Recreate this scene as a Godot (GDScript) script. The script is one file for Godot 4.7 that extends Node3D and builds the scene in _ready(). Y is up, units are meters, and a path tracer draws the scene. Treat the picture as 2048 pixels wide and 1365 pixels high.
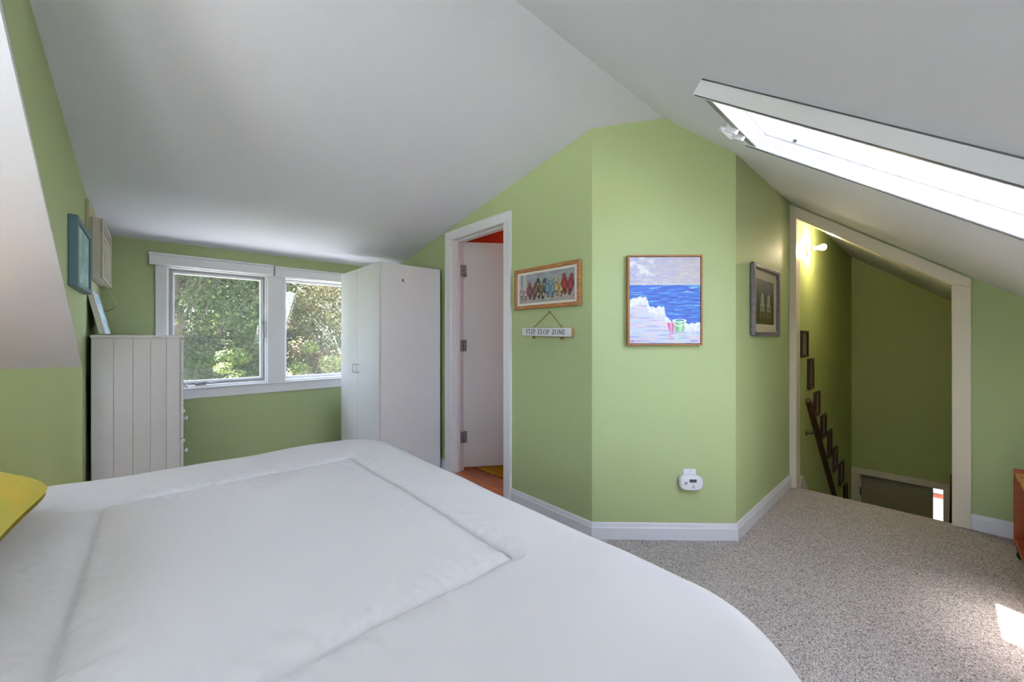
extends Node3D
# Attic bedroom with a dormer, a skylight and a stairwell.
# Plan axes used by the helpers: a runs along the ridge, b towards the dormer window, z up. P(a, b, z) turns them into Godot's x, y, -z.

const WALL_DOOR := 1.927
const WALL_WINDOW := 4.09
const WALL_CHEEK := -0.314
const WALL_STAIR := 3.78
const WALL_ALCOVE := 0.815
const WALL_REAR := -1.35
const KNEE_LEFT := 3.324
const KNEE_RIGHT := -1.2
const RIDGE_B := 1.11
const RIDGE_Z := 2.51
const SLOPE_R := 0.745
const SLOPE_D := 0.188
const SLOPE_L := 0.667

var M := {}
var counts := {}
var rng := RandomNumberGenerator.new()

func P(a: float, b: float, z: float) -> Vector3:
	return Vector3(a, z, -b)

func right_z(b: float) -> float:
	return RIDGE_Z - SLOPE_R * (RIDGE_B - b)

func dormer_z(b: float) -> float:
	return RIDGE_Z - SLOPE_D * (b - RIDGE_B)

func left_z(b: float) -> float:
	return RIDGE_Z - SLOPE_L * (b - RIDGE_B)

# ---------------------------------------------------------------- mesh helpers
func mb() -> SurfaceTool:
	var st := SurfaceTool.new()
	st.begin(Mesh.PRIMITIVE_TRIANGLES)
	return st

func tri(st: SurfaceTool, p: Vector3, q: Vector3, r: Vector3, n: Vector3) -> void:
	if (q - p).cross(r - p).dot(n) > 0.0:
		var t := q
		q = r
		r = t
	for v in [p, q, r]:
		st.set_normal(n)
		st.set_uv(Vector2.ZERO)
		st.add_vertex(v)

func quad(st: SurfaceTool, p: Vector3, q: Vector3, r: Vector3, s: Vector3, hint: Vector3) -> void:
	var n := (q - p).cross(r - p)
	if n.length_squared() < 1e-14:
		n = (r - p).cross(s - p)
	n = n.normalized()
	if n.dot(hint) < 0.0:
		n = -n
	tri(st, p, q, r, n)
	tri(st, p, r, s, n)

func quad_uv(st: SurfaceTool, tl: Vector3, tr: Vector3, br: Vector3, bl: Vector3, n: Vector3) -> void:
	var v := [tl, tr, br, tl, br, bl]
	var u := [Vector2(0, 0), Vector2(1, 0), Vector2(1, 1), Vector2(0, 0), Vector2(1, 1), Vector2(0, 1)]
	var flip := (tr - tl).cross(br - tl).dot(n) > 0.0
	var order := [0, 2, 1, 3, 5, 4] if flip else [0, 1, 2, 3, 4, 5]
	for i in order:
		st.set_normal(n)
		st.set_uv(u[i])
		st.add_vertex(v[i])

# a chamfered box in its own frame
func cbox(st: SurfaceTool, xf: Transform3D, size: Vector3, bevel := 0.0) -> void:
	var h := size * 0.5
	var c: float = min(bevel, min(h.x, min(h.y, h.z)) * 0.9)
	var ax := [Vector3.RIGHT, Vector3.UP, Vector3.BACK]
	for i in 3:
		var j: int = (i + 1) % 3
		var k: int = (i + 2) % 3
		for s in [-1.0, 1.0]:
			var n: Vector3 = ax[i] * s
			var o: Vector3 = n * h[i]
			var e1: Vector3 = ax[j] * (h[j] - c)
			var e2: Vector3 = ax[k] * (h[k] - c)
			quad(st, xf * (o - e1 - e2), xf * (o + e1 - e2), xf * (o + e1 + e2), xf * (o - e1 + e2), xf.basis * n)
	if c <= 0.0:
		return
	for i in 3:
		var j: int = (i + 1) % 3
		var k: int = (i + 2) % 3
		for s in [-1.0, 1.0]:
			for t in [-1.0, 1.0]:
				var p: Vector3 = ax[j] * (s * h[j]) + ax[k] * (t * (h[k] - c))
				var q: Vector3 = ax[j] * (s * (h[j] - c)) + ax[k] * (t * h[k])
				var e: Vector3 = ax[i] * (h[i] - c)
				quad(st, xf * (p - e), xf * (p + e), xf * (q + e), xf * (q - e), xf.basis * (ax[j] * s + ax[k] * t))
	for sx in [-1.0, 1.0]:
		for sy in [-1.0, 1.0]:
			for sz in [-1.0, 1.0]:
				var g := Vector3(sx, sy, sz)
				tri(st, xf * (g * Vector3(h.x, h.y - c, h.z - c)), xf * (g * Vector3(h.x - c, h.y, h.z - c)), xf * (g * Vector3(h.x - c, h.y - c, h.z)), (xf.basis * g).normalized())

func box(st: SurfaceTool, a0: float, a1: float, b0: float, b1: float, z0: float, z1: float, bevel := 0.0) -> void:
	cbox(st, Transform3D(Basis(), P((a0 + a1) / 2, (b0 + b1) / 2, (z0 + z1) / 2)), Vector3(absf(a1 - a0), absf(z1 - z0), absf(b1 - b0)), bevel)

# a polygon (u, v) extruded from w0 to w1; axes 0: u=b v=z w=a; 1: u=a v=b w=z; 2: u=a v=z w=b
func place(axes: int, u: float, v: float, w: float) -> Vector3:
	if axes == 0:
		return P(w, u, v)
	if axes == 1:
		return P(u, v, w)
	return P(u, w, v)

func prism(st: SurfaceTool, pts: PackedVector2Array, w0: float, w1: float, axes: int) -> void:
	var idx := Geometry2D.triangulate_polygon(pts)
	var d := (place(axes, 0, 0, 1) - place(axes, 0, 0, 0)) * signf(w1 - w0)
	for i in range(0, idx.size(), 3):
		var t := [pts[idx[i]], pts[idx[i + 1]], pts[idx[i + 2]]]
		tri(st, place(axes, t[0].x, t[0].y, w0), place(axes, t[1].x, t[1].y, w0), place(axes, t[2].x, t[2].y, w0), -d)
		tri(st, place(axes, t[0].x, t[0].y, w1), place(axes, t[1].x, t[1].y, w1), place(axes, t[2].x, t[2].y, w1), d)
	var ccw := not Geometry2D.is_polygon_clockwise(pts)
	for i in pts.size():
		var p := pts[i]
		var q := pts[(i + 1) % pts.size()]
		var e := q - p
		var out := Vector2(e.y, -e.x)
		# is_polygon_clockwise is given for y down; decide by testing a point
		var m := (p + q) / 2 + out.normalized() * 0.0005
		if Geometry2D.is_point_in_polygon(m, pts):
			out = -out
		var hint := place(axes, out.x, out.y, 0) - place(axes, 0, 0, 0)
		quad(st, place(axes, p.x, p.y, w0), place(axes, q.x, q.y, w0), place(axes, q.x, q.y, w1), place(axes, p.x, p.y, w1), hint)

func ring_frame(dir: Vector3) -> Basis:
	var up := Vector3.UP if absf(dir.y) < 0.95 else Vector3.RIGHT
	var x := up.cross(dir).normalized()
	return Basis(x, dir.cross(x).normalized(), dir)

func smooth_tri(st: SurfaceTool, v: Array, n: Array) -> void:
	var flip: bool = (v[1] - v[0]).cross(v[2] - v[0]).dot(n[0] + n[1] + n[2]) > 0.0
	for i in ([0, 2, 1] if flip else [0, 1, 2]):
		st.set_normal(n[i])
		st.set_uv(Vector2.ZERO)
		st.add_vertex(v[i])

func tube(st: SurfaceTool, pts: Array, radius: float, sides := 10) -> void:
	var rings := []
	var norms := []
	for i in pts.size():
		var dir: Vector3 = (pts[mini(i + 1, pts.size() - 1)] - pts[maxi(i - 1, 0)]).normalized()
		var f := ring_frame(dir)
		var r := []
		var nn := []
		for k in sides:
			var t := TAU * k / sides
			var n := f.x * cos(t) + f.y * sin(t)
			nn.append(n)
			r.append(pts[i] + n * radius)
		rings.append(r)
		norms.append(nn)
	for i in pts.size() - 1:
		for k in sides:
			var l := (k + 1) % sides
			smooth_tri(st, [rings[i][k], rings[i][l], rings[i + 1][l]], [norms[i][k], norms[i][l], norms[i + 1][l]])
			smooth_tri(st, [rings[i][k], rings[i + 1][l], rings[i + 1][k]], [norms[i][k], norms[i + 1][l], norms[i + 1][k]])
	for e in [0, pts.size() - 1]:
		var dir: Vector3 = (pts[e] - pts[1 if e == 0 else e - 1]).normalized()
		for k in range(1, sides - 1):
			tri(st, rings[e][0], rings[e][k], rings[e][k + 1], dir)

# profile of Vector2(radius, height) turned about the y axis of xf
func lathe(st: SurfaceTool, xf: Transform3D, prof: Array, sides := 24) -> void:
	for i in prof.size() - 1:
		var p: Vector2 = prof[i]
		var q: Vector2 = prof[i + 1]
		var e := q - p
		if e.length() < 1e-6:
			continue
		var nn := Vector2(e.y, -e.x).normalized()
		for k in sides:
			var t0 := TAU * k / sides
			var t1 := TAU * (k + 1) / sides
			var c0 := Vector3(cos(t0), 0, sin(t0))
			var c1 := Vector3(cos(t1), 0, sin(t1))
			var n0 := (xf.basis * (c0 * nn.x + Vector3.UP * nn.y)).normalized()
			var n1 := (xf.basis * (c1 * nn.x + Vector3.UP * nn.y)).normalized()
			var v := [xf * (c0 * p.x + Vector3.UP * p.y), xf * (c1 * p.x + Vector3.UP * p.y), xf * (c1 * q.x + Vector3.UP * q.y), xf * (c0 * q.x + Vector3.UP * q.y)]
			smooth_tri(st, [v[0], v[1], v[2]], [n0, n1, n1])
			smooth_tri(st, [v[0], v[2], v[3]], [n0, n1, n0])

# ---------------------------------------------------------------- object helpers
func numbered(called: String) -> String:
	var k: int = counts.get(called, 0)
	counts[called] = k + 1
	return called if k == 0 else "%s_%03d" % [called, k]

func tag(o: Node, label: String, category := "", group := "", kind := "") -> void:
	o.set_meta("label", label)
	if category:
		o.set_meta("category", category)
	if group:
		o.set_meta("group", group)
	if kind:
		o.set_meta("kind", kind)

func thing(called: String, at: Vector3, label: String, category: String, group := "") -> Node3D:
	var o := Node3D.new()
	o.name = numbered(called)
	add_child(o)
	o.position = at
	tag(o, label, category, group)
	return o

# meshes are written in world coordinates; a part is shifted back by its thing's base
func part(root: Node3D, called: String, st: SurfaceTool, m: Material) -> MeshInstance3D:
	var o := MeshInstance3D.new()
	o.name = called
	o.mesh = st.commit()
	o.material_override = m
	if not root is MeshInstance3D:
		o.position = -root.position
	root.add_child(o, true)
	return o

func single(called: String, st: SurfaceTool, m: Material) -> MeshInstance3D:
	var o := MeshInstance3D.new()
	o.name = numbered(called)
	o.mesh = st.commit()
	o.material_override = m
	add_child(o)
	return o

func struct(called: String, st: SurfaceTool, m: Material, label: String) -> MeshInstance3D:
	var o := single(called, st, m)
	tag(o, label, "", "", "structure")
	return o

# ---------------------------------------------------------------- materials
func mat(c: Color, rough := 0.7, metal := 0.0) -> StandardMaterial3D:
	var m := StandardMaterial3D.new()
	m.albedo_color = c
	m.roughness = rough
	m.metallic = metal
	return m

func rgb(r: int, g: int, b: int) -> Color:
	return Color(r / 255.0, g / 255.0, b / 255.0)

func noise_tex(freq: float, octaves: int, lo: Color, hi: Color, size := 256, kind := FastNoiseLite.TYPE_SIMPLEX_SMOOTH, sd := 1) -> NoiseTexture2D:
	var n := FastNoiseLite.new()
	n.seed = sd
	n.noise_type = kind
	n.frequency = freq
	n.fractal_octaves = octaves
	var g := Gradient.new()
	g.set_color(0, lo)
	g.set_color(1, hi)
	var t := NoiseTexture2D.new()
	t.width = size
	t.height = size
	t.seamless = true
	t.noise = n
	t.color_ramp = g
	return t

func noise_normal(freq: float, strength: float, size := 256, sd := 3) -> NoiseTexture2D:
	var n := FastNoiseLite.new()
	n.seed = sd
	n.frequency = freq
	n.fractal_octaves = 3
	var t := NoiseTexture2D.new()
	t.width = size
	t.height = size
	t.seamless = true
	t.as_normal_map = true
	t.bump_strength = strength
	t.noise = n
	return t

func grained(m: StandardMaterial3D, tex: Texture2D, scale: Vector3) -> StandardMaterial3D:
	m.albedo_texture = tex
	m.uv1_triplanar = true
	m.uv1_world_triplanar = true
	m.uv1_scale = scale
	return m

func picture(img: Image, rough := 0.55) -> StandardMaterial3D:
	var m := StandardMaterial3D.new()
	m.albedo_texture = ImageTexture.create_from_image(img)
	m.roughness = rough
	m.texture_repeat = false
	return m

func carpet_image() -> Image:
	var s := 768
	var img := Image.create(s, s, false, Image.FORMAT_RGB8)
	var r := RandomNumberGenerator.new()
	r.seed = 11
	img.fill(Color(0.5, 0.47, 0.44))
	# short woven loops laid in rows, each a little lighter or darker
	for j in range(0, s, 4):
		var i := 0
		while i < s:
			var w := r.randi_range(3, 8)
			var k := r.randf()
			var base := 0.62 + 0.16 * r.randf()
			if k < 0.07:
				base = r.randf_range(0.34, 0.48)
			elif k < 0.22:
				base = r.randf_range(0.5, 0.6)
			var warm := r.randf_range(-0.015, 0.03)
			var c := Color(base * 1.01 + warm, base * 0.97, base * 0.945 - warm * 0.5)
			img.fill_rect(Rect2i(i, j + r.randi_range(-1, 1), w, 4), c)
			i += w
	return img

func beach_image() -> Image:
	var w := 260
	var h := 316
	var img := Image.create(w, h, false, Image.FORMAT_RGB8)
	var n := FastNoiseLite.new()
	n.seed = 5
	n.frequency = 0.02
	n.fractal_octaves = 4
	var n2 := FastNoiseLite.new()
	n2.seed = 9
	n2.frequency = 0.03
	n2.fractal_octaves = 3
	for y in h:
		for x in w:
			var u := float(x) / w
			var v := float(y) / h
			var c: Color
			if v < 0.32:
				var k := n.get_noise_2d(x * 0.7, y * 1.5)
				c = rgb(168, 172, 200).lerp(rgb(190, 184, 188), clampf(u * 0.9 + k * 0.5, 0, 1))
				var cl := n.get_noise_2d(x * 1.2 + 300, y * 1.8) + 0.35 - 1.9 * absf(u - 0.18) - 2.2 * absf(v - 0.12)
				c = c.lerp(rgb(226, 228, 236), clampf(cl * 2.2, 0, 1))
				c = c.lerp(rgb(208, 202, 196), clampf((n2.get_noise_2d(x * 0.6, y * 2.4) - 0.05) * 2.0, 0, 0.6))
				if v > 0.305:
					c = c.lerp(rgb(222, 208, 190), 0.6)
			else:
				var st := n2.get_noise_2d(x * 0.45, y * 4.0)
				var st2 := n.get_noise_2d(x * 0.5 + 90, y * 6.0)
				c = rgb(40, 92, 190).lerp(rgb(28, 62, 158), clampf(st * 2.4, 0, 1))
				c = c.lerp(rgb(92, 166, 212), clampf(st2 * 2.6 - 0.3 + 0.3 * u, 0, 0.85))
				c = c.lerp(rgb(88, 92, 190), clampf(-st2 * 2.0 - 0.2, 0, 0.6) * smoothstep(0.45, 0.75, v))
				if st + st2 > 0.74:
					c = c.lerp(rgb(222, 230, 240), 0.8)
				# the shore line: foam enters from the left, lower towards the right
				var puffs := 0.020 * absf(sin(u * 34.0)) + 0.014 * n.get_noise_2d(x * 1.2, 40)
				var shore := 0.50 - puffs - 0.02 * smoothstep(0.02, 0.1, u)
				shore = lerpf(shore, 0.585 - puffs, smoothstep(0.22, 0.30, u))
				shore = lerpf(shore, 0.70 - puffs * 0.6, smoothstep(0.48, 0.52, u))
				shore = lerpf(shore, 0.755, smoothstep(0.54, 0.6, u))
				shore = lerpf(shore, 0.775 - puffs * 0.8, smoothstep(0.74, 0.8, u))
				var dd := v - shore
				if dd > 0.0:
					var foam := rgb(232, 236, 244).lerp(rgb(196, 206, 228), clampf(n.get_noise_2d(x * 2.5, y * 3.0) * 2.0, 0, 1))
					var k1 := n2.get_noise_2d(x * 0.4 + 500, y * 3.2)
					var k2 := n.get_noise_2d(x * 0.4 + 700, y * 4.2)
					var sand := rgb(212, 206, 224).lerp(rgb(222, 202, 204), clampf(0.4 + k1 * 2.0, 0, 1))
					sand = sand.lerp(rgb(150, 166, 214), clampf(k2 * 3.0 - 0.2, 0, 0.9))
					sand = sand.lerp(rgb(176, 208, 220), clampf(-k2 * 3.0 - 0.3, 0, 0.8))
					c = foam.lerp(sand, smoothstep(0.06, 0.13, dd + 0.03 * k1))
			img.set_pixel(x, y, c)
	# two pails at the water's edge
	for y in h:
		for x in w:
			var u := float(x) / w
			var v := float(y) / h
			var t := (v - 0.755) / 0.105
			if t > 0.0 and t < 1.0:
				var l := lerpf(0.525, 0.56, t)
				if u > l and u < lerpf(0.63, 0.625, t):
					img.set_pixel(x, y, rgb(196, 84, 146).lerp(rgb(226, 170, 200), clampf(1.0 - absf(u - 0.585) * 40, 0, 0.8)))
			t = (v - 0.735) / 0.13
			if t > 0.0 and t < 1.0:
				var l2 := lerpf(0.625, 0.645, t)
				var r2 := lerpf(0.785, 0.765, t)
				if u > l2 and u < r2:
					img.set_pixel(x, y, rgb(112, 172, 124).lerp(rgb(190, 222, 190), clampf(1.0 - absf(u - 0.72) * 26, 0, 0.8)))
			var e := Vector2((u - 0.705) / 0.085, (v - 0.735) / 0.016).length()
			if absf(e - 1.0) < 0.22:
				img.set_pixel(x, y, rgb(228, 240, 228))
			var g := Vector2((u - 0.705) / 0.085, (v - 0.738) / 0.062).length()
			if v > 0.738 and absf(g - 1.0) < 0.08:
				img.set_pixel(x, y, rgb(230, 240, 232))
			if v > 0.752 and v < 0.76 and u > 0.523 and u < 0.628:
				img.set_pixel(x, y, rgb(232, 214, 228))
			if v > 0.87 and v < 0.955 and u > 0.56 and u < 0.62 and n.get_noise_2d(x * 1.5, y * 9.0) > 0.02:
				img.set_pixel(x, y, rgb(204, 120, 168))
			if v > 0.87 and v < 0.95 and u > 0.64 and u < 0.78 and n.get_noise_2d(x * 1.5 + 30, y * 9.0) > 0.0:
				img.set_pixel(x, y, rgb(176, 214, 188))
			if v > 0.962 and v < 0.976 and u > 0.84 and u < 0.95 and n.get_noise_2d(x * 20.0, y * 12.0) > 0.0:
				img.set_pixel(x, y, rgb(120, 110, 180))
			if v > 0.968 and v < 0.984 and u > 0.015 and u < 0.06 or v > 0.972 and v < 0.977 and u > 0.05 and u < 0.15:
				img.set_pixel(x, y, rgb(190, 96, 120))
	return img

func ellipse(img: Image, cx: float, cy: float, rx: float, ry: float, c: Color, ring := 0.0) -> void:
	for y in range(maxi(0, int(cy - ry)), mini(img.get_height(), int(cy + ry) + 2)):
		for x in range(maxi(0, int(cx - rx)), mini(img.get_width(), int(cx + rx) + 2)):
			var d := Vector2((x - cx) / rx, (y - cy) / ry).length()
			if d <= 1.0 and d >= 1.0 - ring * 1.0 or d <= 1.0 and ring == 0.0:
				img.set_pixel(x, y, c)

func sole(img: Image, cx: float, cy: float, rx: float, ry: float, tilt: float, c: Color) -> void:
	# a shoe sole: an egg shape narrowed at the waist, leaning by tilt
	for y in range(maxi(0, int(cy - ry)), mini(img.get_height(), int(cy + ry) + 2)):
		var v := (y - cy) / ry
		if absf(v) > 1.0:
			continue
		var half := rx * sqrt(1.0 - v * v) * (0.86 + 0.16 * cos(v * 5.0))
		var mx := cx - tilt * (y - cy)
		for x in range(maxi(0, int(mx - half)), mini(img.get_width(), int(mx + half) + 1)):
			img.set_pixel(x, y, c)

func sandals_image() -> Image:
	var w := 300
	var h := 120
	var img := Image.create(w, h, false, Image.FORMAT_RGB8)
	var n := FastNoiseLite.new()
	n.seed = 21
	n.frequency = 0.03
	for y in h:
		for x in w:
			var k := n.get_noise_2d(x * 0.5, y * 2.0)
			var c := rgb(158, 162, 164).lerp(rgb(132, 138, 142), clampf(0.5 + k, 0, 1))
			if y > 44 - x * 0.03 and y < 47 - x * 0.03 and x > 120:
				c = rgb(112, 116, 118)
			if x < 42 and y < 74:
				c = rgb(176, 178, 176)
			if x > 12 and x < 19 and y < 60:
				c = rgb(92, 100, 100)
			if y > 92:
				c = rgb(168, 162, 152).lerp(rgb(150, 144, 134), clampf(0.5 + k, 0, 1))
			img.set_pixel(x, y, c)
	var pairs := [[24, 54, 98, rgb(190, 160, 164), rgb(110, 78, 84), 12], [76, 36, 100, rgb(104, 58, 58), rgb(70, 38, 42), 15], [126, 24, 100, rgb(32, 38, 42), rgb(178, 148, 84), 15], [176, 32, 98, rgb(96, 130, 146), rgb(48, 84, 104), 14], [222, 32, 96, rgb(182, 158, 98), rgb(96, 66, 48), 13], [264, 20, 94, rgb(124, 38, 38), rgb(84, 22, 26), 15]]
	for p in pairs:
		for s in [-1, 1]:
			var cx: float = p[0] + s * p[5] * 0.98
			var cy: float = (p[1] + p[2]) * 0.5 + (2 if s > 0 else -2)
			var ry: float = (p[2] - p[1]) * 0.5 + 2
			var tilt: float = 0.10 * s + 0.05
			sole(img, cx + 1.5, cy + 2.5, p[5] + 1.0, ry + 2, tilt, rgb(52, 46, 44))
			sole(img, cx, cy, p[5], ry, tilt, p[3])
			sole(img, cx, cy - ry * 0.05, p[5] * 0.7, ry * 0.8, tilt, p[3].lightened(0.10))
			for k in 40:
				var u := k / 39.0
				for q in [-1.0, 1.0]:
					var x: float = cx + q * p[5] * 0.85 * u + tilt * ry * 0.2
					var y: float = cy - ry * 0.45 + ry * 0.75 * u * u
					img.fill_rect(Rect2i(int(x) - 1, int(y) - 1, 3, 4), p[4])
			sole(img, cx, cy + ry * 0.62, p[5] * 0.42, ry * 0.2, tilt, p[4])
	return img

func chairs_image() -> Image:
	var w := 220
	var h := 200
	var img := Image.create(w, h, false, Image.FORMAT_RGB8)
	var n := FastNoiseLite.new()
	n.seed = 33
	n.frequency = 0.03
	for y in h:
		for x in w:
			var v := float(y) / h
			var k := n.get_noise_2d(x, y * 2.0)
			var c := rgb(104, 104, 98).lerp(rgb(58, 62, 58), smoothstep(0.05, 0.6, v))
			c = c.lerp(rgb(52, 52, 26), smoothstep(0.62, 0.72, v))
			img.set_pixel(x, y, c.lightened(clampf(k * 0.15, 0, 0.1)))
	for cx in [72.0, 150.0]:
		var pale := rgb(164, 162, 138)
		ellipse(img, cx, 84, 19, 22, pale)
		for i in range(-2, 3):
			img.fill_rect(Rect2i(int(cx) + i * 7 - 1, 68, 1, 56), rgb(128, 128, 110))
		img.fill_rect(Rect2i(int(cx) - 18, 84, 37, 40), pale)
		for i in range(-2, 3):
			img.fill_rect(Rect2i(int(cx) + i * 7 - 1, 70, 2, 54), rgb(122, 122, 104))
		img.fill_rect(Rect2i(int(cx) - 26, 108, 52, 5), pale)
		img.fill_rect(Rect2i(int(cx) - 22, 128, 44, 14), pale.darkened(0.1))
		img.fill_rect(Rect2i(int(cx) - 26, 108, 5, 64), pale)
		img.fill_rect(Rect2i(int(cx) + 21, 108, 5, 62), pale)
		img.fill_rect(Rect2i(int(cx) - 12, 142, 3, 32), pale.darkened(0.25))
		img.fill_rect(Rect2i(int(cx) + 9, 142, 3, 30), pale.darkened(0.25))
	return img

func wash_image(w: int, h: int, cols: Array, freq: float, sd: int) -> Image:
	var img := Image.create(w, h, false, Image.FORMAT_RGB8)
	var n := FastNoiseLite.new()
	n.seed = sd
	n.frequency = freq
	n.fractal_octaves = 4
	for y in h:
		for x in w:
			var k := n.get_noise_2d(x, y) * 1.4
			var c: Color = cols[0]
			c = c.lerp(cols[1], clampf(0.5 + k, 0, 1))
			c = c.lerp(cols[2], clampf((n.get_noise_2d(x + 400, y * 1.3) - 0.1) * 3.0, 0, 1))
			img.set_pixel(x, y, c)
	return img

func make_materials() -> void:
	M.green = mat(rgb(167, 183, 132), 0.62)
	M.green.normal_enabled = true
	M.green.normal_texture = noise_normal(0.08, 0.6, 256, 4)
	M.green.normal_scale = 0.18
	M.green.uv1_triplanar = true
	M.green.uv1_world_triplanar = true
	M.green.uv1_scale = Vector3(3, 3, 3)
	M.warm_lit_green = mat(rgb(172, 184, 118), 0.62)  # the room's green with the warm bulb light tinted into it
	M.ceiling = mat(rgb(232, 233, 241), 0.8)
	M.white = mat(rgb(232, 232, 233), 0.45)
	M.white_satin = mat(rgb(226, 226, 226), 0.38)
	M.cabinet = mat(rgb(224, 223, 222), 0.35)
	M.base = mat(rgb(222, 222, 228), 0.4)
	M.trim_cream = mat(rgb(226, 216, 196), 0.35)
	M.carpet = grained(mat(Color.WHITE, 0.95), ImageTexture.create_from_image(carpet_image()), Vector3(1.5, 1.5, 1.5))
	M.carpet.albedo_color = Color.WHITE
	M.carpet.normal_enabled = true
	M.carpet.normal_texture = noise_normal(0.15, 6.0, 256, 8)
	M.carpet.normal_scale = 0.7
	M.comforter = mat(rgb(208, 207, 208), 0.85)
	M.comforter.rim_enabled = true
	M.comforter.rim = 0.15
	M.mattress = mat(rgb(225, 224, 220), 0.9)
	M.yellow_case = grained(mat(rgb(255, 255, 255), 0.8), noise_tex(0.012, 3, rgb(212, 180, 66), rgb(178, 180, 76), 256, FastNoiseLite.TYPE_SIMPLEX_SMOOTH, 14), Vector3(1.2, 1.2, 1.2))
	M.grey_metal = mat(rgb(150, 150, 152), 0.4, 0.6)
	M.screen_frame = mat(rgb(140, 140, 142), 0.5, 0.3)
	M.dark_metal = mat(rgb(84, 84, 86), 0.4, 0.7)
	M.chrome = mat(rgb(205, 205, 205), 0.25, 0.9)
	M.black = mat(rgb(16, 16, 17), 0.5)
	M.dark = mat(rgb(38, 34, 30), 0.6)
	M.oak = grained(mat(rgb(255, 255, 255), 0.5), noise_tex(0.02, 4, rgb(120, 76, 38), rgb(182, 128, 74), 256, FastNoiseLite.TYPE_SIMPLEX_SMOOTH, 6), Vector3(2, 12, 2))
	M.walnut = mat(rgb(54, 26, 18), 0.5)
	M.mahogany = grained(mat(rgb(255, 255, 255), 0.4), noise_tex(0.02, 4, rgb(120, 48, 20), rgb(168, 82, 38), 256, FastNoiseLite.TYPE_SIMPLEX_SMOOTH, 7), Vector3(1.5, 10, 1.5))
	M.blond_wood = grained(mat(rgb(255, 255, 255), 0.5), noise_tex(0.02, 4, rgb(150, 98, 48), rgb(196, 146, 86), 256, FastNoiseLite.TYPE_SIMPLEX_SMOOTH, 16), Vector3(2, 2, 10))
	M.pewter = grained(mat(rgb(255, 255, 255), 0.32, 0.35), noise_tex(0.03, 3, rgb(96, 92, 98), rgb(128, 124, 128), 256, FastNoiseLite.TYPE_SIMPLEX_SMOOTH, 17), Vector3(4, 4, 4))
	M.teal_frame = mat(rgb(84, 120, 134), 0.45)
	M.mat_board = mat(rgb(226, 224, 214), 0.8)
	M.cream_board = mat(rgb(190, 182, 152), 0.8)
	M.rope = mat(rgb(140, 112, 70), 0.95)
	M.weathered = grained(mat(rgb(255, 255, 255), 0.7), noise_tex(0.06, 4, rgb(196, 198, 200), rgb(226, 226, 226), 256, FastNoiseLite.TYPE_SIMPLEX_SMOOTH, 18), Vector3(3, 8, 3))
	M.plastic = mat(rgb(226, 226, 232), 0.4)
	M.ac_plastic = mat(rgb(206, 200, 186), 0.45)
	M.ac_dark = mat(rgb(96, 80, 68), 0.6)
	M.ac_panel = mat(rgb(190, 190, 152), 0.7)
	M.cord = mat(rgb(176, 180, 140), 0.6)
	M.red_wall = mat(rgb(196, 58, 20), 0.7)
	for i in 3:
		M["plank%d" % i] = grained(mat(rgb(255, 255, 255), 0.4), noise_tex(0.03, 4, rgb(150 - i * 8, 82 - i * 5, 50), rgb(206 - i * 12, 132 - i * 10, 88 - i * 6), 128, FastNoiseLite.TYPE_SIMPLEX_SMOOTH, 30 + i), Vector3(8, 2, 0.8))
	M.shag = grained(mat(rgb(255, 255, 255), 0.95), noise_tex(0.1, 3, rgb(170, 122, 30), rgb(232, 184, 62), 128, FastNoiseLite.TYPE_SIMPLEX_SMOOTH, 41), Vector3(6, 6, 6))
	var g := StandardMaterial3D.new()
	g.albedo_color = Color(1, 1, 1, 0.06)
	g.transparency = BaseMaterial3D.TRANSPARENCY_ALPHA
	g.roughness = 0.02
	M.glass = g
	M.bark = mat(rgb(62, 54, 47), 0.95)
	M.birch = mat(rgb(190, 186, 178), 0.9)
	M.bounce_ground = grained(mat(rgb(255, 255, 255), 1.0), noise_tex(0.04, 4, rgb(186, 187, 185), rgb(214, 214, 212), 256, FastNoiseLite.TYPE_SIMPLEX_SMOOTH, 50), Vector3(0.4, 0.4, 0.4))  # unseen yard kept pale so it bounces light up to the ceilings
	M.lawn = grained(mat(rgb(255, 255, 255), 1.0), noise_tex(0.05, 4, rgb(38, 48, 24), rgb(74, 78, 42), 256, FastNoiseLite.TYPE_SIMPLEX_SMOOTH, 51), Vector3(0.5, 0.5, 0.5))
	M.leaf = mat(Color.WHITE, 0.5)
	M.leaf.metallic_specular = 0.2
	M.leaf.vertex_color_use_as_albedo = true
	M.leaf.backlight_enabled = true
	M.leaf.backlight = Color(0.07, 0.09, 0.03)
	M.downstairs_white = mat(rgb(224, 212, 216), 0.7)
	M.olive_door = mat(rgb(150, 144, 122), 0.6)
	var bulb := mat(rgb(255, 244, 224), 0.4)
	bulb.emission_enabled = true
	bulb.emission = rgb(255, 226, 178)
	bulb.emission_energy_multiplier = 5.0
	M.bulb = bulb
	var shade := mat(rgb(244, 226, 190), 0.9)
	shade.backlight_enabled = true
	shade.backlight = Color(0.5, 0.42, 0.28)
	M.shade = shade
	M.porcelain = mat(rgb(232, 228, 214), 0.3)

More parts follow.
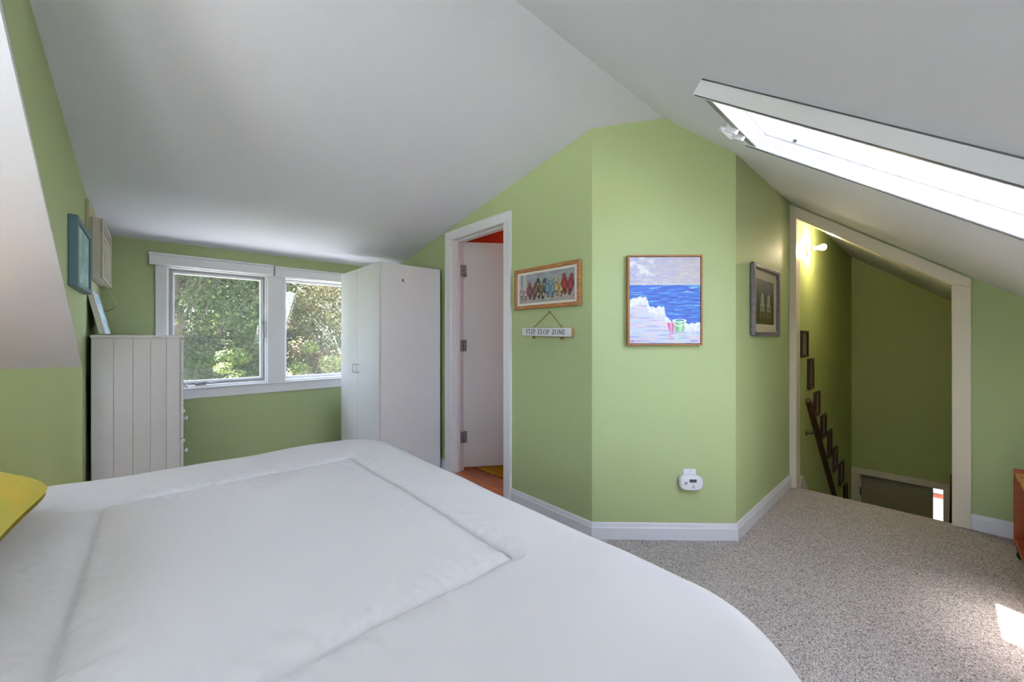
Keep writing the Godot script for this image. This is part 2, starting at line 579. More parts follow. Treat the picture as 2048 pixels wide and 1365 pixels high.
# ---------------------------------------------------------------- the scene
func _ready() -> void:
	rng.seed = 4
	# camera
	var cam := Camera3D.new()
	cam.name = "camera"
	cam.projection = Camera3D.PROJECTION_FRUSTUM
	cam.near = 0.05
	cam.far = 200.0
	cam.size = 2.0 * 0.05 * 682.5 / 780.0
	cam.frustum_offset = Vector2(0, -6.5 / 780.0 * 0.05)
	cam.position = P(0, 0, 1.2)
	cam.rotation = Vector3(0, -atan2(780.0, 855.3), 0)
	add_child(cam)
	cam.current = true
	# sky, sun, exposure
	var env := Environment.new()
	env.background_mode = Environment.BG_SKY
	var sky := Sky.new()
	var sm := ProceduralSkyMaterial.new()
	sm.sky_top_color = rgb(200, 218, 252)
	sm.sky_horizon_color = rgb(220, 231, 253)
	sm.sky_curve = 0.2
	sm.ground_bottom_color = rgb(92, 96, 76)
	sm.ground_horizon_color = rgb(150, 152, 140)
	sm.sky_energy_multiplier = 1.0
	sm.ground_energy_multiplier = 1.0
	sky.sky_material = sm
	env.sky = sky
	env.background_energy_multiplier = 11.0
	env.tonemap_mode = Environment.TONE_MAPPER_LINEAR
	env.tonemap_exposure = 1.25
	env.sdfgi_enabled = true
	env.ssao_enabled = true
	env.ssil_enabled = true
	var we := WorldEnvironment.new()
	we.name = "surroundings"
	we.environment = env
	add_child(we)
	var sun := DirectionalLight3D.new()
	sun.name = "sun"
	add_child(sun)
	sun.look_at_from_position(Vector3.ZERO, P(1.0, -0.51, -2.05), Vector3.UP)
	sun.light_color = rgb(255, 251, 247)
	sun.light_energy = 50.0
	sun.light_angular_distance = 0.53
	sun.shadow_enabled = true

	make_materials()
	build_shell()
	build_stairwell()
	build_bathroom()
	build_windows()
	build_skylight("window_3", 1.39, 1.925, true)
	build_fill_windows()
	build_trims()
	build_bed()
	build_wardrobe()
	build_chest()
	build_cheek_things()
	build_wall_art()
	build_stair_things()
	build_cart()
	build_night_table()
	build_outside()

func build_shell() -> void:
	var st := mb()
	box(st, WALL_REAR - 0.12, WALL_STAIR + 0.02, KNEE_RIGHT - 0.12, WALL_WINDOW + 0.12, -0.22, 0.0)
	struct("floor", st, M.carpet, "beige flecked loop carpet covering the bedroom floor")
	# window wall with the opening for both windows
	st = mb()
	var wt := dormer_z(WALL_WINDOW) + 0.1
	box(st, WALL_CHEEK - 0.1, 0.062, WALL_WINDOW, WALL_WINDOW + 0.16, -0.2, wt)
	box(st, 1.612, WALL_DOOR + 2.2, WALL_WINDOW, WALL_WINDOW + 0.16, -0.2, wt)
	box(st, 0.062, 1.612, WALL_WINDOW, WALL_WINDOW + 0.16, -0.2, 0.79)
	box(st, 0.062, 1.612, WALL_WINDOW, WALL_WINDOW + 0.16, 1.765, wt)
	struct("wall_window", st, M.green, "green dormer wall around the pair of windows")
	# cheek wall of the dormer
	st = mb()
	prism(st, PackedVector2Array([Vector2(RIDGE_B, RIDGE_Z + 0.05), Vector2(WALL_WINDOW, dormer_z(WALL_WINDOW) + 0.05), Vector2(WALL_WINDOW, -0.2), Vector2(KNEE_LEFT, -0.2), Vector2(KNEE_LEFT, left_z(KNEE_LEFT))]), WALL_CHEEK - 0.1, WALL_CHEEK, 0)
	struct("wall_cheek", st, M.green, "green side wall of the dormer with the air conditioner")
	st = mb()
	box(st, WALL_REAR, WALL_CHEEK - 0.03, KNEE_LEFT, KNEE_LEFT + 0.1, -0.2, left_z(KNEE_LEFT) + 0.02)
	struct("wall_knee", st, M.green, "low green knee wall under the left sloping ceiling")
	st = mb()
	box(st, WALL_REAR, WALL_STAIR, KNEE_RIGHT - 0.1, KNEE_RIGHT, -0.2, right_z(KNEE_RIGHT) + 0.02)
	struct("wall_eaves", st, M.green, "low green knee wall under the skylight slope")
	# door wall
	st = mb()
	var dl := 2.895
	var dr := 2.187
	var dh := 2.070
	prism(st, PackedVector2Array([Vector2(1.402, -0.2), Vector2(dr, -0.2), Vector2(dr, dh), Vector2(dl, dh), Vector2(dl, -0.2), Vector2(WALL_WINDOW, -0.2), Vector2(WALL_WINDOW, dormer_z(WALL_WINDOW) + 0.02), Vector2(1.402, dormer_z(1.402) + 0.02)]), WALL_DOOR, WALL_DOOR + 0.115, 0)
	struct("wall_door", st, M.green, "green wall with the white framed doorway")
	# angled corner wall
	st = mb()
	var c0 := Vector2(WALL_DOOR, 1.402)
	var c1 := Vector2(2.541, WALL_ALCOVE)
	var pk := Vector2(lerpf(c0.x, c1.x, (1.402 - RIDGE_B) / (1.402 - WALL_ALCOVE)), RIDGE_B)
	var back := Vector2(0.06, 0.062)
	var lo := -0.2
	var prof := [[c0, lo], [c0, dormer_z(c0.y)], [pk, RIDGE_Z], [c1, right_z(c1.y)], [c1, lo]]
	var front := []
	var rear := []
	for q in prof:
		front.append(P(q[0].x, q[0].y, q[1]))
		rear.append(P(q[0].x + back.x, q[0].y + back.y, q[1] + 0.02))
	var nf := P(-0.691, -0.723, 0)
	for i in range(1, 4):
		tri(st, front[0], front[i], front[i + 1], nf)
		tri(st, rear[0], rear[i], rear[i + 1], -nf)
	for i in 5:
		var j := (i + 1) % 5
		var hint: Vector3 = (front[i] + front[j]) / 2 - P(pk.x, pk.y, 1.2)
		quad(st, front[i], front[j], rear[j], rear[i], hint)
	struct("wall_corner", st, M.green, "light green angled wall with the beach painting")
	st = mb()
	prism(st, PackedVector2Array([Vector2(c1.x, -0.2), Vector2(WALL_STAIR + 0.11, -0.2), Vector2(WALL_STAIR + 0.11, right_z(WALL_ALCOVE) + 0.02), Vector2(c1.x, right_z(WALL_ALCOVE) + 0.02)]), WALL_ALCOVE, WALL_ALCOVE + 0.08, 2)
	struct("wall_alcove", st, M.green, "green wall beside the stairs with the framed print of chairs")
	# wall with the opening to the stairs
	st = mb()
	var bl := 0.781
	var br := -0.064
	prism(st, PackedVector2Array([Vector2(WALL_ALCOVE, -0.2), Vector2(bl, -0.2), Vector2(bl, right_z(bl) - 0.098), Vector2(br, right_z(br) - 0.098), Vector2(br, -0.2), Vector2(KNEE_RIGHT, -0.2), Vector2(KNEE_RIGHT, right_z(KNEE_RIGHT) + 0.02), Vector2(WALL_ALCOVE, right_z(WALL_ALCOVE) + 0.02)]), WALL_STAIR, WALL_STAIR + 0.11, 0)
	struct("wall_stairs", st, M.green, "green end wall around the opening to the stairs")
	# ceilings
	st = mb()
	prism(st, PackedVector2Array([Vector2(RIDGE_B, RIDGE_Z), Vector2(WALL_WINDOW + 0.45, dormer_z(WALL_WINDOW + 0.45)), Vector2(WALL_WINDOW + 0.45, dormer_z(WALL_WINDOW + 0.45) + 0.2), Vector2(RIDGE_B, RIDGE_Z + 0.25)]), WALL_CHEEK - 0.1, 4.1, 0)
	struct("ceiling", st, M.ceiling, "white gently sloping dormer ceiling")
	st = mb()
	var lowb := KNEE_RIGHT - 0.3
	var th := 0.27
	for piece in [[WALL_REAR - 0.12, 1.41, RIDGE_B, lowb], [1.905, 7.0, RIDGE_B, lowb], [1.41, 1.905, RIDGE_B, 0.50], [1.41, 1.905, -0.75, lowb]]:
		prism(st, PackedVector2Array([Vector2(piece[2], right_z(piece[2])), Vector2(piece[3], right_z(piece[3])), Vector2(piece[3], right_z(piece[3]) + th), Vector2(piece[2], right_z(piece[2]) + th)]), piece[0], piece[1], 0)
	struct("ceiling", st, M.ceiling, "white steep ceiling slope with the skylight")
	st = mb()
	prism(st, PackedVector2Array([Vector2(RIDGE_B, RIDGE_Z), Vector2(KNEE_LEFT + 0.4, left_z(KNEE_LEFT + 0.4)), Vector2(KNEE_LEFT + 0.4, left_z(KNEE_LEFT + 0.4) + 0.27), Vector2(RIDGE_B, RIDGE_Z + 0.27)]), WALL_REAR - 0.12, WALL_CHEEK - 0.001, 0)
	struct("ceiling", st, M.ceiling, "white sloping ceiling above the low knee wall at left")
	# rear gable wall, opened for two windows added as fill light
	st = mb()
	var ar := WALL_REAR - 0.12
	for r in [[KNEE_RIGHT, -0.75, 0.0], [0.02, 0.85, 0.0], [1.6, KNEE_LEFT, 0.0]]:
		var pts := [Vector2(r[0], -0.2), Vector2(r[1], -0.2), Vector2(r[1], gable_z(r[1]) + 0.02)]
		if r[0] < RIDGE_B and r[1] > RIDGE_B:
			pts.append(Vector2(RIDGE_B, RIDGE_Z))
		pts.append(Vector2(r[0], gable_z(r[0]) + 0.02))
		prism(st, PackedVector2Array(pts), ar, WALL_REAR, 0)
	box(st, ar, WALL_REAR, -0.75, 0.02, -0.2, 0.75)
	box(st, ar, WALL_REAR, 0.85, 1.6, -0.2, 1.25)
	prism(st, PackedVector2Array([Vector2(0.02, 1.615), Vector2(0.02, right_z(0.02) + 0.02), Vector2(-0.2, right_z(-0.2) + 0.02), Vector2(-0.75, right_z(-0.75) + 0.02), Vector2(-0.75, 1.08), Vector2(-0.030, 1.615)]), ar, WALL_REAR, 0)
	prism(st, PackedVector2Array([Vector2(0.85, 1.95), Vector2(1.6, 1.95), Vector2(1.6, gable_z(1.6) + 0.02), Vector2(RIDGE_B, RIDGE_Z + 0.02), Vector2(0.85, gable_z(0.85) + 0.02)]), ar, WALL_REAR, 0)
	struct("wall_rear", st, M.green, "green gable wall behind the bed head")

func gable_z(b: float) -> float:
	return right_z(b) if b < RIDGE_B else left_z(b)

func build_stairwell() -> void:
	var st := mb()
	box(st, WALL_STAIR + 0.11, 6.87, 0.78, 0.88, -2.7, 2.3)
	struct("wall_stairwell_left", st, M.warm_lit_green, "warm-light tinted green stairwell wall with the bulb and small frames")
	st = mb()
	box(st, WALL_STAIR + 0.11, 6.87, -0.18, -0.10, -2.7, 1.62)
	struct("wall_stairwell_right", st, M.warm_lit_green, "warm-light tinted green stairwell wall on the far side of the opening")
	st = mb()
	# back wall with a doorway at the foot of the stairs
	box(st, 6.75, 6.87, -0.10, 0.78, -0.565, 2.30)
	box(st, 6.75, 6.87, 0.70, 0.78, -2.7, -0.565)
	box(st, 6.75, 6.87, -0.10, -0.03, -2.7, -0.565)
	struct("wall_stairwell_end", st, M.warm_lit_green, "warm-light tinted green wall at the end of the stairwell")
	# casing of that doorway
	st = mb()
	box(st, 6.732, 6.75, -0.10, 0.78, -0.565, -0.487, 0.003)
	box(st, 6.732, 6.75, 0.70, 0.78, -2.68, -0.565, 0.003)
	box(st, 6.732, 6.75, -0.10, -0.028, -2.68, -0.565, 0.003)
	struct("trim_5", st, M.trim_cream, "cream casing of the doorway at the foot of the stairs")
	# door leaf standing ajar
	var d := thing("door_2", P(6.80, 0.69, -2.69), "grey olive door standing ajar at the foot of the stairs", "door")
	d.set_meta("kind", "structure")
	st = mb()
	box(st, 6.80, 6.84, 0.052, 0.695, -2.69, -0.575, 0.002)
	part(d, "leaf", st, M.olive_door)
	st = mb()
	for z in [-0.80, -1.6, -2.4]:
		box(st, 6.772, 6.80, 0.69, 0.70, z - 0.05, z + 0.05)
	part(d, "hinge", st, M.dark_metal)
	# the lit room beyond: pale wall with a red-brown ledge
	st = mb()
	box(st, 7.9, 8.0, -0.8, 1.2, -2.7, 0.2)
	box(st, 6.87, 8.0, 0.9, 1.0, -2.7, 0.2)
	box(st, 6.87, 8.0, -0.9, -0.8, -2.7, 0.2)
	box(st, 6.87, 8.0, -0.9, 1.0, 0.15, 0.25)
	struct("wall_downstairs", st, M.downstairs_white, "pale wall of the lit room beyond the lower door")
	st = mb()
	box(st, 7.86, 7.9, -0.8, 0.9, -0.985, -0.935, 0.004)
	box(st, 7.86, 7.9, -0.8, 0.9, -0.855, -0.80, 0.004)
	struct("trim_6", st, M.mahogany, "red-brown rail on the pale wall beyond the lower door")
	var om := OmniLight3D.new()
	om.name = "downstairs_fill"
	om.position = P(7.3, 0.1, -0.1)
	om.light_color = rgb(255, 232, 226)
	om.light_energy = 0.16
	om.light_size = 0.08
	om.omni_range = 12.0
	om.omni_attenuation = 2.0
	om.shadow_enabled = true
	add_child(om)
	var lamp := thing("added_ceiling_light", P(7.3, 0.1, 0.02), "unseen ceiling light added to brighten the room beyond the lower door", "ceiling light")  # unseen fixture added to light the room past the door
	st = mb()
	lathe(st, Transform3D(Basis(), P(7.3, 0.1, 0.0)), [Vector2(0.0, 0.15), Vector2(0.12, 0.15), Vector2(0.13, 0.1), Vector2(0.1, 0.03), Vector2(0.0, 0.0)])
	part(lamp, "shade", st, M.bulb_soft if M.has("bulb_soft") else M.porcelain)
	# lower landing and the flight of steps
	st = mb()
	box(st, WALL_STAIR, 8.0, -0.9, 1.0, -2.86, -2.70)
	struct("floor", st, M.carpet, "carpeted landing at the foot of the stairs")
	var stairs := thing("stairs", P(WALL_STAIR, 0.34, -2.7), "carpeted flight of stairs descending behind the opening", "stairs")
	stairs.set_meta("kind", "structure")
	for i in 13:
		st = mb()
		var zt := -0.193 * (i + 1)
		var a0 := WALL_STAIR + 0.022 + 0.208 * i
		box(st, a0, a0 + 0.23, -0.097, 0.775, zt - 0.19, zt, 0.012)
		part(stairs, "step", st, M.carpet)
	# white skirt board along the steps
	st = mb()
	prism(st, PackedVector2Array([Vector2(3.895, 0.05), Vector2(3.98, 0.05), Vector2(6.6, -2.38), Vector2(6.6, -2.62), Vector2(3.895, -0.12)]), 0.764, 0.78, 2)
	struct("baseboard_stairs", st, M.trim_cream, "cream skirt board running down beside the stairs")

func build_bathroom() -> void:
	var st := mb()
	box(st, 3.9, 4.0, 0.95, WALL_WINDOW, -0.2, 2.3)
	box(st, WALL_DOOR + 0.115, 4.0, 1.50, 1.60, -0.2, 2.3)
	struct("wall_bathroom", st, M.red_wall, "orange-red wall of the room behind the white door")
	st = mb()
	box(st, WALL_DOOR + 0.115, 4.0, WALL_WINDOW - 0.12, WALL_WINDOW - 0.002, 0.0, 1.93)
	struct("wall_bathroom_far", st, M.red_wall, "orange-red far wall of the room behind the white door")
	st = mb()
	prism(st, PackedVector2Array([Vector2(1.5, dormer_z(1.5) - 0.004), Vector2(WALL_WINDOW, dormer_z(WALL_WINDOW) - 0.004), Vector2(WALL_WINDOW, dormer_z(WALL_WINDOW) - 0.03), Vector2(1.5, dormer_z(1.5) - 0.03)]), WALL_DOOR + 0.115, 4.0, 0)
	struct("ceiling", st, M.red_wall, "orange-red ceiling of the room behind the white door")
	var fl := thing("floor", P(2.9, 2.8, -0.05), "reddish wooden plank floor in the room behind the door", "floor")
	fl.set_meta("kind", "structure")
	fl.remove_meta("category")
	st = mb()
	box(st, WALL_DOOR - 0.02, 4.0, 1.55, WALL_WINDOW, -0.2, -0.004)
	part(fl, "subfloor", st, M.dark)
	var a := WALL_DOOR - 0.018
	var k := 0
	while a < 3.9:
		var w := 0.083
		var cut := 2.2 + fmod(k * 0.73, 1.6)
		for seg in [[1.61, cut - 0.001], [cut + 0.001, WALL_WINDOW - 0.13]]:
			var b0: float = seg[0]
			var b1: float = seg[1]
			if a < WALL_DOOR + 0.115:
				b0 = maxf(b0, 2.20)
				b1 = minf(b1, 2.88)
			if b1 - b0 < 0.05:
				continue
			st = mb()
			box(st, a, a + w - 0.002, b0, b1, -0.004, 0.008 + 0.0005 * (k % 3), 0.0015)
			part(fl, "plank", st, M["plank%d" % (k % 3)])
			k += 1
		a += w
	# shaggy mat
	var rug := thing("bath_mat", P(2.44, 2.78, 0.01), "yellow shaggy mat on the wooden floor behind the open door", "mat")
	st = mb()
	var pts := PackedVector2Array()
	for i in 40:
		var t := TAU * i / 40.0
		var c := Vector2(cos(t), sin(t))
		var q := Vector2(signf(c.x) * pow(absf(c.x), 0.3), signf(c.y) * pow(absf(c.y), 0.3))
		pts.append(Vector2(2.44 + q.x * 0.29, 2.78 + q.y * 0.36))
	prism(st, pts, 0.0092, 0.013, 1)
	part(rug, "backing", st, M.dark)
	st = mb()
	var tuft := mb()
	for i in 5:
		var t0 := TAU * i / 5.0
		var t1 := TAU * (i + 1) / 5.0
		var p0 := Vector3(cos(t0) * 0.006, 0, sin(t0) * 0.006)
		var p1 := Vector3(cos(t1) * 0.006, 0, sin(t1) * 0.006)
		tri(tuft, p0, p1, Vector3(0.002, 0.02, 0.001), (p0 + p1).normalized())
	var mm := MultiMesh.new()
	mm.transform_format = MultiMesh.TRANSFORM_3D
	mm.mesh = tuft.commit()
	var spots := []
	for i in 9000:
		var v := Vector2(rng.randf_range(-1, 1), rng.randf_range(-1, 1))
		if pow(absf(v.x), 6.6) + pow(absf(v.y), 6.6) < 0.97:
			spots.append(v)
	mm.instance_count = spots.size()
	for i in spots.size():
		var bs := Basis(Vector3(rng.randf_range(-1, 1), 0, rng.randf_range(-1, 1)).normalized(), rng.randf_range(0, 0.7)).scaled(Vector3.ONE * rng.randf_range(0.7, 1.2))
		mm.set_instance_transform(i, Transform3D(bs, P(2.44 + spots[i].x * 0.288, 2.78 + spots[i].y * 0.358, 0.012)))
	var mi := MultiMeshInstance3D.new()
	mi.name = "pile"
	mi.multimesh = mm
	mi.material_override = M.shag
	mi.position = -rug.position
	mi.set_meta("kind", "stuff")
	rug.add_child(mi)
	# door leaf, hinged on the window side, opened inwards
	var door := thing("door_1", P(2.045, 2.879, 0.03), "plain white door opened into the orange-red room", "door")
	door.set_meta("kind", "structure")
	door.remove_meta("category")
	var ang := deg_to_rad(56.0)
	var dir := Vector2(sin(ang), -cos(ang))          # along the leaf, from the hinge
	var off := Vector2(cos(ang), sin(ang))
	var hinge := Vector2(2.045, 2.879)
	st = mb()
	var ctr := hinge + dir * 0.3315 + off * 0.018
	var bas := Basis(P(dir.x, dir.y, 0), Vector3.UP, P(dir.x, dir.y, 0).cross(Vector3.UP))
	cbox(st, Transform3D(bas, P(ctr.x, ctr.y, 1.049)), Vector3(0.675, 2.026, 0.035), 0.002)
	var leaf := part(door, "leaf", st, M.white_satin)
	st = mb()
	var sc := hinge - dir * 0.0075 + off * 0.02
	cbox(st, Transform3D(bas, P(sc.x, sc.y, 1.049)), Vector3(0.006, 2.026, 0.03))
	part(door, "gap_shade", st, M.dark_metal)  # dark strip colouring in the shadow of the hinge gap
	st = mb()
	var kc := hinge + dir * 0.62 - off * 0.004
	var nb := Basis(bas.x, -P(off.x, off.y, 0), bas.x.cross(-P(off.x, off.y, 0)))
	lathe(st, Transform3D(nb, P(kc.x, kc.y, 0.95)), [Vector2(0.03, 0.0), Vector2(0.03, 0.006), Vector2(0.012, 0.01), Vector2(0.012, 0.03), Vector2(0.026, 0.042), Vector2(0.028, 0.055), Vector2(0.018, 0.068), Vector2(0, 0.07)], 20)
	part(leaf, "knob", st, M.chrome)
	for z in [1.80, 1.13, 0.31]:
		st = mb()
		box(st, 2.005, 2.044, 2.868, 2.879, z - 0.05, z + 0.05, 0.001)
		cbox(st, Transform3D(bas, P(hinge.x + dir.x * 0.012, hinge.y + dir.y * 0.012, z)), Vector3(0.022, 0.1, 0.003))
		tube(st, [P(2.043, 2.868, z - 0.052), P(2.043, 2.868, z + 0.052)], 0.007, 10)
		var hg := part(door, "hinge", st, M.screen_frame)
		st = mb()
		for s in [-0.032, 0.0, 0.032]:
			lathe(st, Transform3D(Basis(Vector3.RIGHT, PI / 2), P(2.022 + absf(s) * 0.25, 2.866, z + s)), [Vector2(0.0, -0.0015), Vector2(0.005, -0.001), Vector2(0.005, 0.002)], 8)
		part(hg, "screw", st, M.dark)
	# unseen ceiling lamp added to light that room
	var lamp := thing("added_ceiling_light", P(3.1, 2.4, 2.1), "unseen ceiling light added to brighten the orange-red room", "ceiling light")
	st = mb()
	lathe(st, Transform3D(Basis(), P(3.1, 2.4, 2.12)), [Vector2(0.0, 0.11), Vector2(0.13, 0.11), Vector2(0.14, 0.08), Vector2(0.1, 0.02), Vector2(0.0, 0.0)])
	part(lamp, "shade", st, M.porcelain)
	var om := OmniLight3D.new()
	om.name = "bathroom_fill"
	om.position = P(3.1, 2.4, 2.06)
	om.light_color = rgb(255, 240, 222)
	om.light_energy = 0.28
	om.light_size = 0.1
	om.omni_range = 12.0
	om.omni_attenuation = 2.0
	om.shadow_enabled = true
	add_child(om)

func build_windows() -> void:
	var W := WALL_WINDOW
	# window 1: casement with an insect screen frame, crank and latch
	var w1 := thing("window_1", P(0.4, W, 0.8), "left casement window with grey screen frame and crank", "window")
	w1.set_meta("kind", "structure")
	w1.remove_meta("category")
	window_unit(w1, 0.062, 0.746, true)
	var w2 := thing("window_2", P(1.23, W, 0.8), "right window partly hidden by the white wardrobe", "window")
	w2.set_meta("kind", "structure")
	w2.remove_meta("category")
	window_unit(w2, 0.873, 1.612, false)
	# crank
	var st := mb()
	cbox(st, Transform3D(Basis(Vector3.UP, 0.1), P(0.27, W + 0.01, 0.823)), Vector3(0.085, 0.034, 0.04), 0.012)
	tube(st, [P(0.255, W - 0.005, 0.828), P(0.30, W - 0.012, 0.836), P(0.335, W - 0.008, 0.824), P(0.36, W - 0.006, 0.82)], 0.007, 8)
	part(w1, "crank", st, M.grey_metal)
	# latch on the right jamb
	st = mb()
	box(st, 0.722, 0.735, W + 0.012, W + 0.034, 1.20, 1.36, 0.003)
	tube(st, [P(0.726, W + 0.02, 1.335), P(0.706, W + 0.012, 1.345), P(0.710, W + 0.008, 1.28), P(0.714, W + 0.010, 1.19)], 0.008, 8)
	part(w1, "latch", st, M.grey_metal)

func window_unit(w: Node3D, a0: float, a1: float, screened: bool) -> void:
	var W := WALL_WINDOW
	var z0 := 0.80
	var z1 := 1.765
	var st := mb()
	# jamb lining
	box(st, a0, a0 + 0.012, W - 0.004, W + 0.16, z0, z1)
	box(st, a1 - 0.012, a1, W - 0.004, W + 0.16, z0, z1)
	box(st, a0, a1, W - 0.004, W + 0.16, z1 - 0.012, z1)
	box(st, a0, a1, W - 0.004, W + 0.16, z0 - 0.012, z0 + 0.012)
	# stop bead
	box(st, a1 - 0.020, a1 - 0.012, W + 0.005, W + 0.025, z0 + 0.012, z1 - 0.012, 0.002)
	part(w, "frame", st, M.white)
	var s0 := a0 + 0.014
	var s1 := a1 - 0.014
	if screened:
		st = mb()
		var f := 0.020
		box(st, s0, s0 + f, W + 0.045, W + 0.06, z0 + 0.012, z1 - 0.012, 0.002)
		box(st, s1 - f, s1, W + 0.045, W + 0.06, z0 + 0.012, z1 - 0.012, 0.002)
		box(st, s0 + f, s1 - f, W + 0.045, W + 0.06, z1 - 0.012 - f, z1 - 0.012, 0.002)
		box(st, s0 + f, s1 - f, W + 0.045, W + 0.06, z0 + 0.012, z0 + 0.012 + f, 0.002)
		part(w, "screen_frame", st, M.screen_frame)
	var g := 0.032 if screened else 0.024
	st = mb()
	box(st, s0, s0 + g, W + 0.085, W + 0.12, z0 + 0.012, z1 - 0.012, 0.003)
	box(st, s1 - g, s1, W + 0.085, W + 0.12, z0 + 0.012, z1 - 0.012, 0.003)
	box(st, s0 + g, s1 - g, W + 0.085, W + 0.12, z1 - 0.012 - g, z1 - 0.012, 0.003)
	box(st, s0 + g, s1 - g, W + 0.085, W + 0.12, z0 + 0.012, z0 + 0.012 + g, 0.003)
	var sash := part(w, "sash", st, M.white)
	st = mb()
	box(st, s0 + g, s1 - g, W + 0.1, W + 0.104, z0 + 0.012 + g, z1 - 0.012 - g)
	part(sash, "pane", st, M.glass)
	# shade cassette fixed over the window head
	var h0 := a0 - 0.104 if screened else a0 - 0.078
	var h1 := a0 + 0.722 if screened else a1 + 0.07
	st = mb()
	var hd := 0.0 if screened else 0.006
	box(st, h0, h1, W - 0.045 + hd, W, 1.764 - hd, 1.838 - hd, 0.003)
	box(st, h0 - 0.003, h1, W - 0.052 + hd, W, 1.838 - hd, 1.856 - hd, 0.004)
	part(w, "head_board", st, M.white)

func build_skylight(called: String, a0: float, a1: float, seen: bool) -> void:
	# frame standing a little below the sloping ceiling, pane up at roof level
	var ca := cos(atan(SLOPE_R))
	var sa := sin(atan(SLOPE_R))
	var bu := 0.53
	var bd := -0.78
	var root := thing(called, P((a0 + a1) / 2, 0.0, right_z(0.0)), "long white framed skylight in the steep ceiling slope" if seen else "second skylight in the ceiling slope behind the viewer", "window")
	root.set_meta("kind", "structure")
	root.remove_meta("category")
	# frame basis: x along a, y along the ceiling normal into the room, z down the slope
	var nrm := P(0, sa, -ca)
	var down := P(0, -ca, -sa)
	var bas := Basis(Vector3.RIGHT, nrm, Vector3.RIGHT.cross(nrm))
	if bas.z.dot(down) < 0:
		bas = Basis(Vector3.LEFT, nrm, Vector3.LEFT.cross(nrm))
	var o := P(0, 0, right_z(0.0))
	var lu := -bu / ca
	var ld := -bd / ca
	var mk := func(st: SurfaceTool, x0: float, x1: float, n0: float, n1: float, l0: float, l1: float, bev: float) -> void:
		cbox(st, Transform3D(bas, o + Vector3.RIGHT * (x0 + x1) / 2 + nrm * (n0 + n1) / 2 + bas.z * (l0 + l1) / 2), Vector3(x1 - x0, n1 - n0, l1 - l0), bev)
	var t := 0.022
	# outer boards, 5 cm proud of the ceiling, lining the shaft upwards
	var st := mb()
	mk.call(st, a0, a0 + t, 0.002, 0.0515, lu - 0.03, ld + 0.03, 0.002)
	mk.call(st, a0 + 0.014, a0 + t, -0.20, 0.006, lu, ld, 0.0)
	part(root, "side_board", st, M.white)
	st = mb()
	mk.call(st, a1 - t, a1, 0.006, 0.05, lu - 0.03, ld + 0.03, 0.003)
	mk.call(st, a1 - t - 0.003, a1, -0.20, 0.030, lu, ld, 0.002)
	mk.call(st, a1 - t - 0.006, a1, -0.20, 0.018, lu, ld, 0.002)
	mk.call(st, a1 - t - 0.018, a1 - t, -0.20, -0.004, lu, ld, 0.002)
	part(root, "side_board", st, M.white)
	st = mb()
	mk.call(st, a0 + t, a1 - t, 0.0, 0.046, lu, lu + 0.036, 0.003)
	mk.call(st, a0 + t, a1 - t, -0.20, 0.008, lu + 0.004, lu + 0.042, 0.002)
	mk.call(st, a0 + t, a1 - t, -0.20, -0.004, lu + 0.004, lu + 0.05, 0.002)
	part(root, "top_rail", st, M.white)
	st = mb()
	mk.call(st, a0 + t, a1 - t, -0.20, 0.046, ld - 0.036, ld, 0.003)
	part(root, "bottom_rail", st, M.white)
	for x in [a0 - 0.001, a1 - 0.004]:
		st = mb()
		mk.call(st, x, x + 0.005, 0.050, 0.0525, lu - 0.02, ld + 0.02, 0.0)
		part(root, "shadow_line", st, M.dark_metal)  # dark strips painting shadow lines along the lower board edges
	st = mb()
	mk.call(st, a0 - 0.002, a0 + 0.006, -0.002, 0.003, lu - 0.026, ld + 0.026, 0.0)
	part(root, "shadow_line", st, M.dark_metal)  # dark strip painting the shadow of the gap at the ceiling
	st = mb()
	mk.call(st, a0 + t, a1 - t - 0.015, -0.196, -0.190, lu + 0.04, ld - 0.03, 0.0)
	part(root, "pane", st, M.glass)
	if not seen:
		return
	st = mb()
	mk.call(st, a0 + t, a1 - t, 0.0455, 0.0475, lu + 0.001, lu + 0.033, 0.0)
	part(root, "underside_shade", st, M.screen_frame)  # grey strip painting shade onto the underside of the top rail
	# operating handle on the top rail
	st = mb()
	var hx := (a0 + a1) / 2 + 0.085
	mk.call(st, hx - 0.045, hx - 0.030, 0.030, 0.066, lu - 0.028, lu + 0.028, 0.003)
	mk.call(st, hx + 0.030, hx + 0.045, 0.030, 0.066, lu - 0.028, lu + 0.028, 0.003)
	mk.call(st, hx - 0.055, hx + 0.055, 0.050, 0.072, lu - 0.046, lu - 0.022, 0.006)
	part(root, "handle", st, M.white)
	st = mb()
	for l in [lu + 0.16, lu + 0.42, lu + 0.75]:
		mk.call(st, a1 - t - 0.022, a1 - t - 0.017, -0.016, -0.006, l, l + 0.014, 0.0)
	part(root, "screw", st, M.dark)

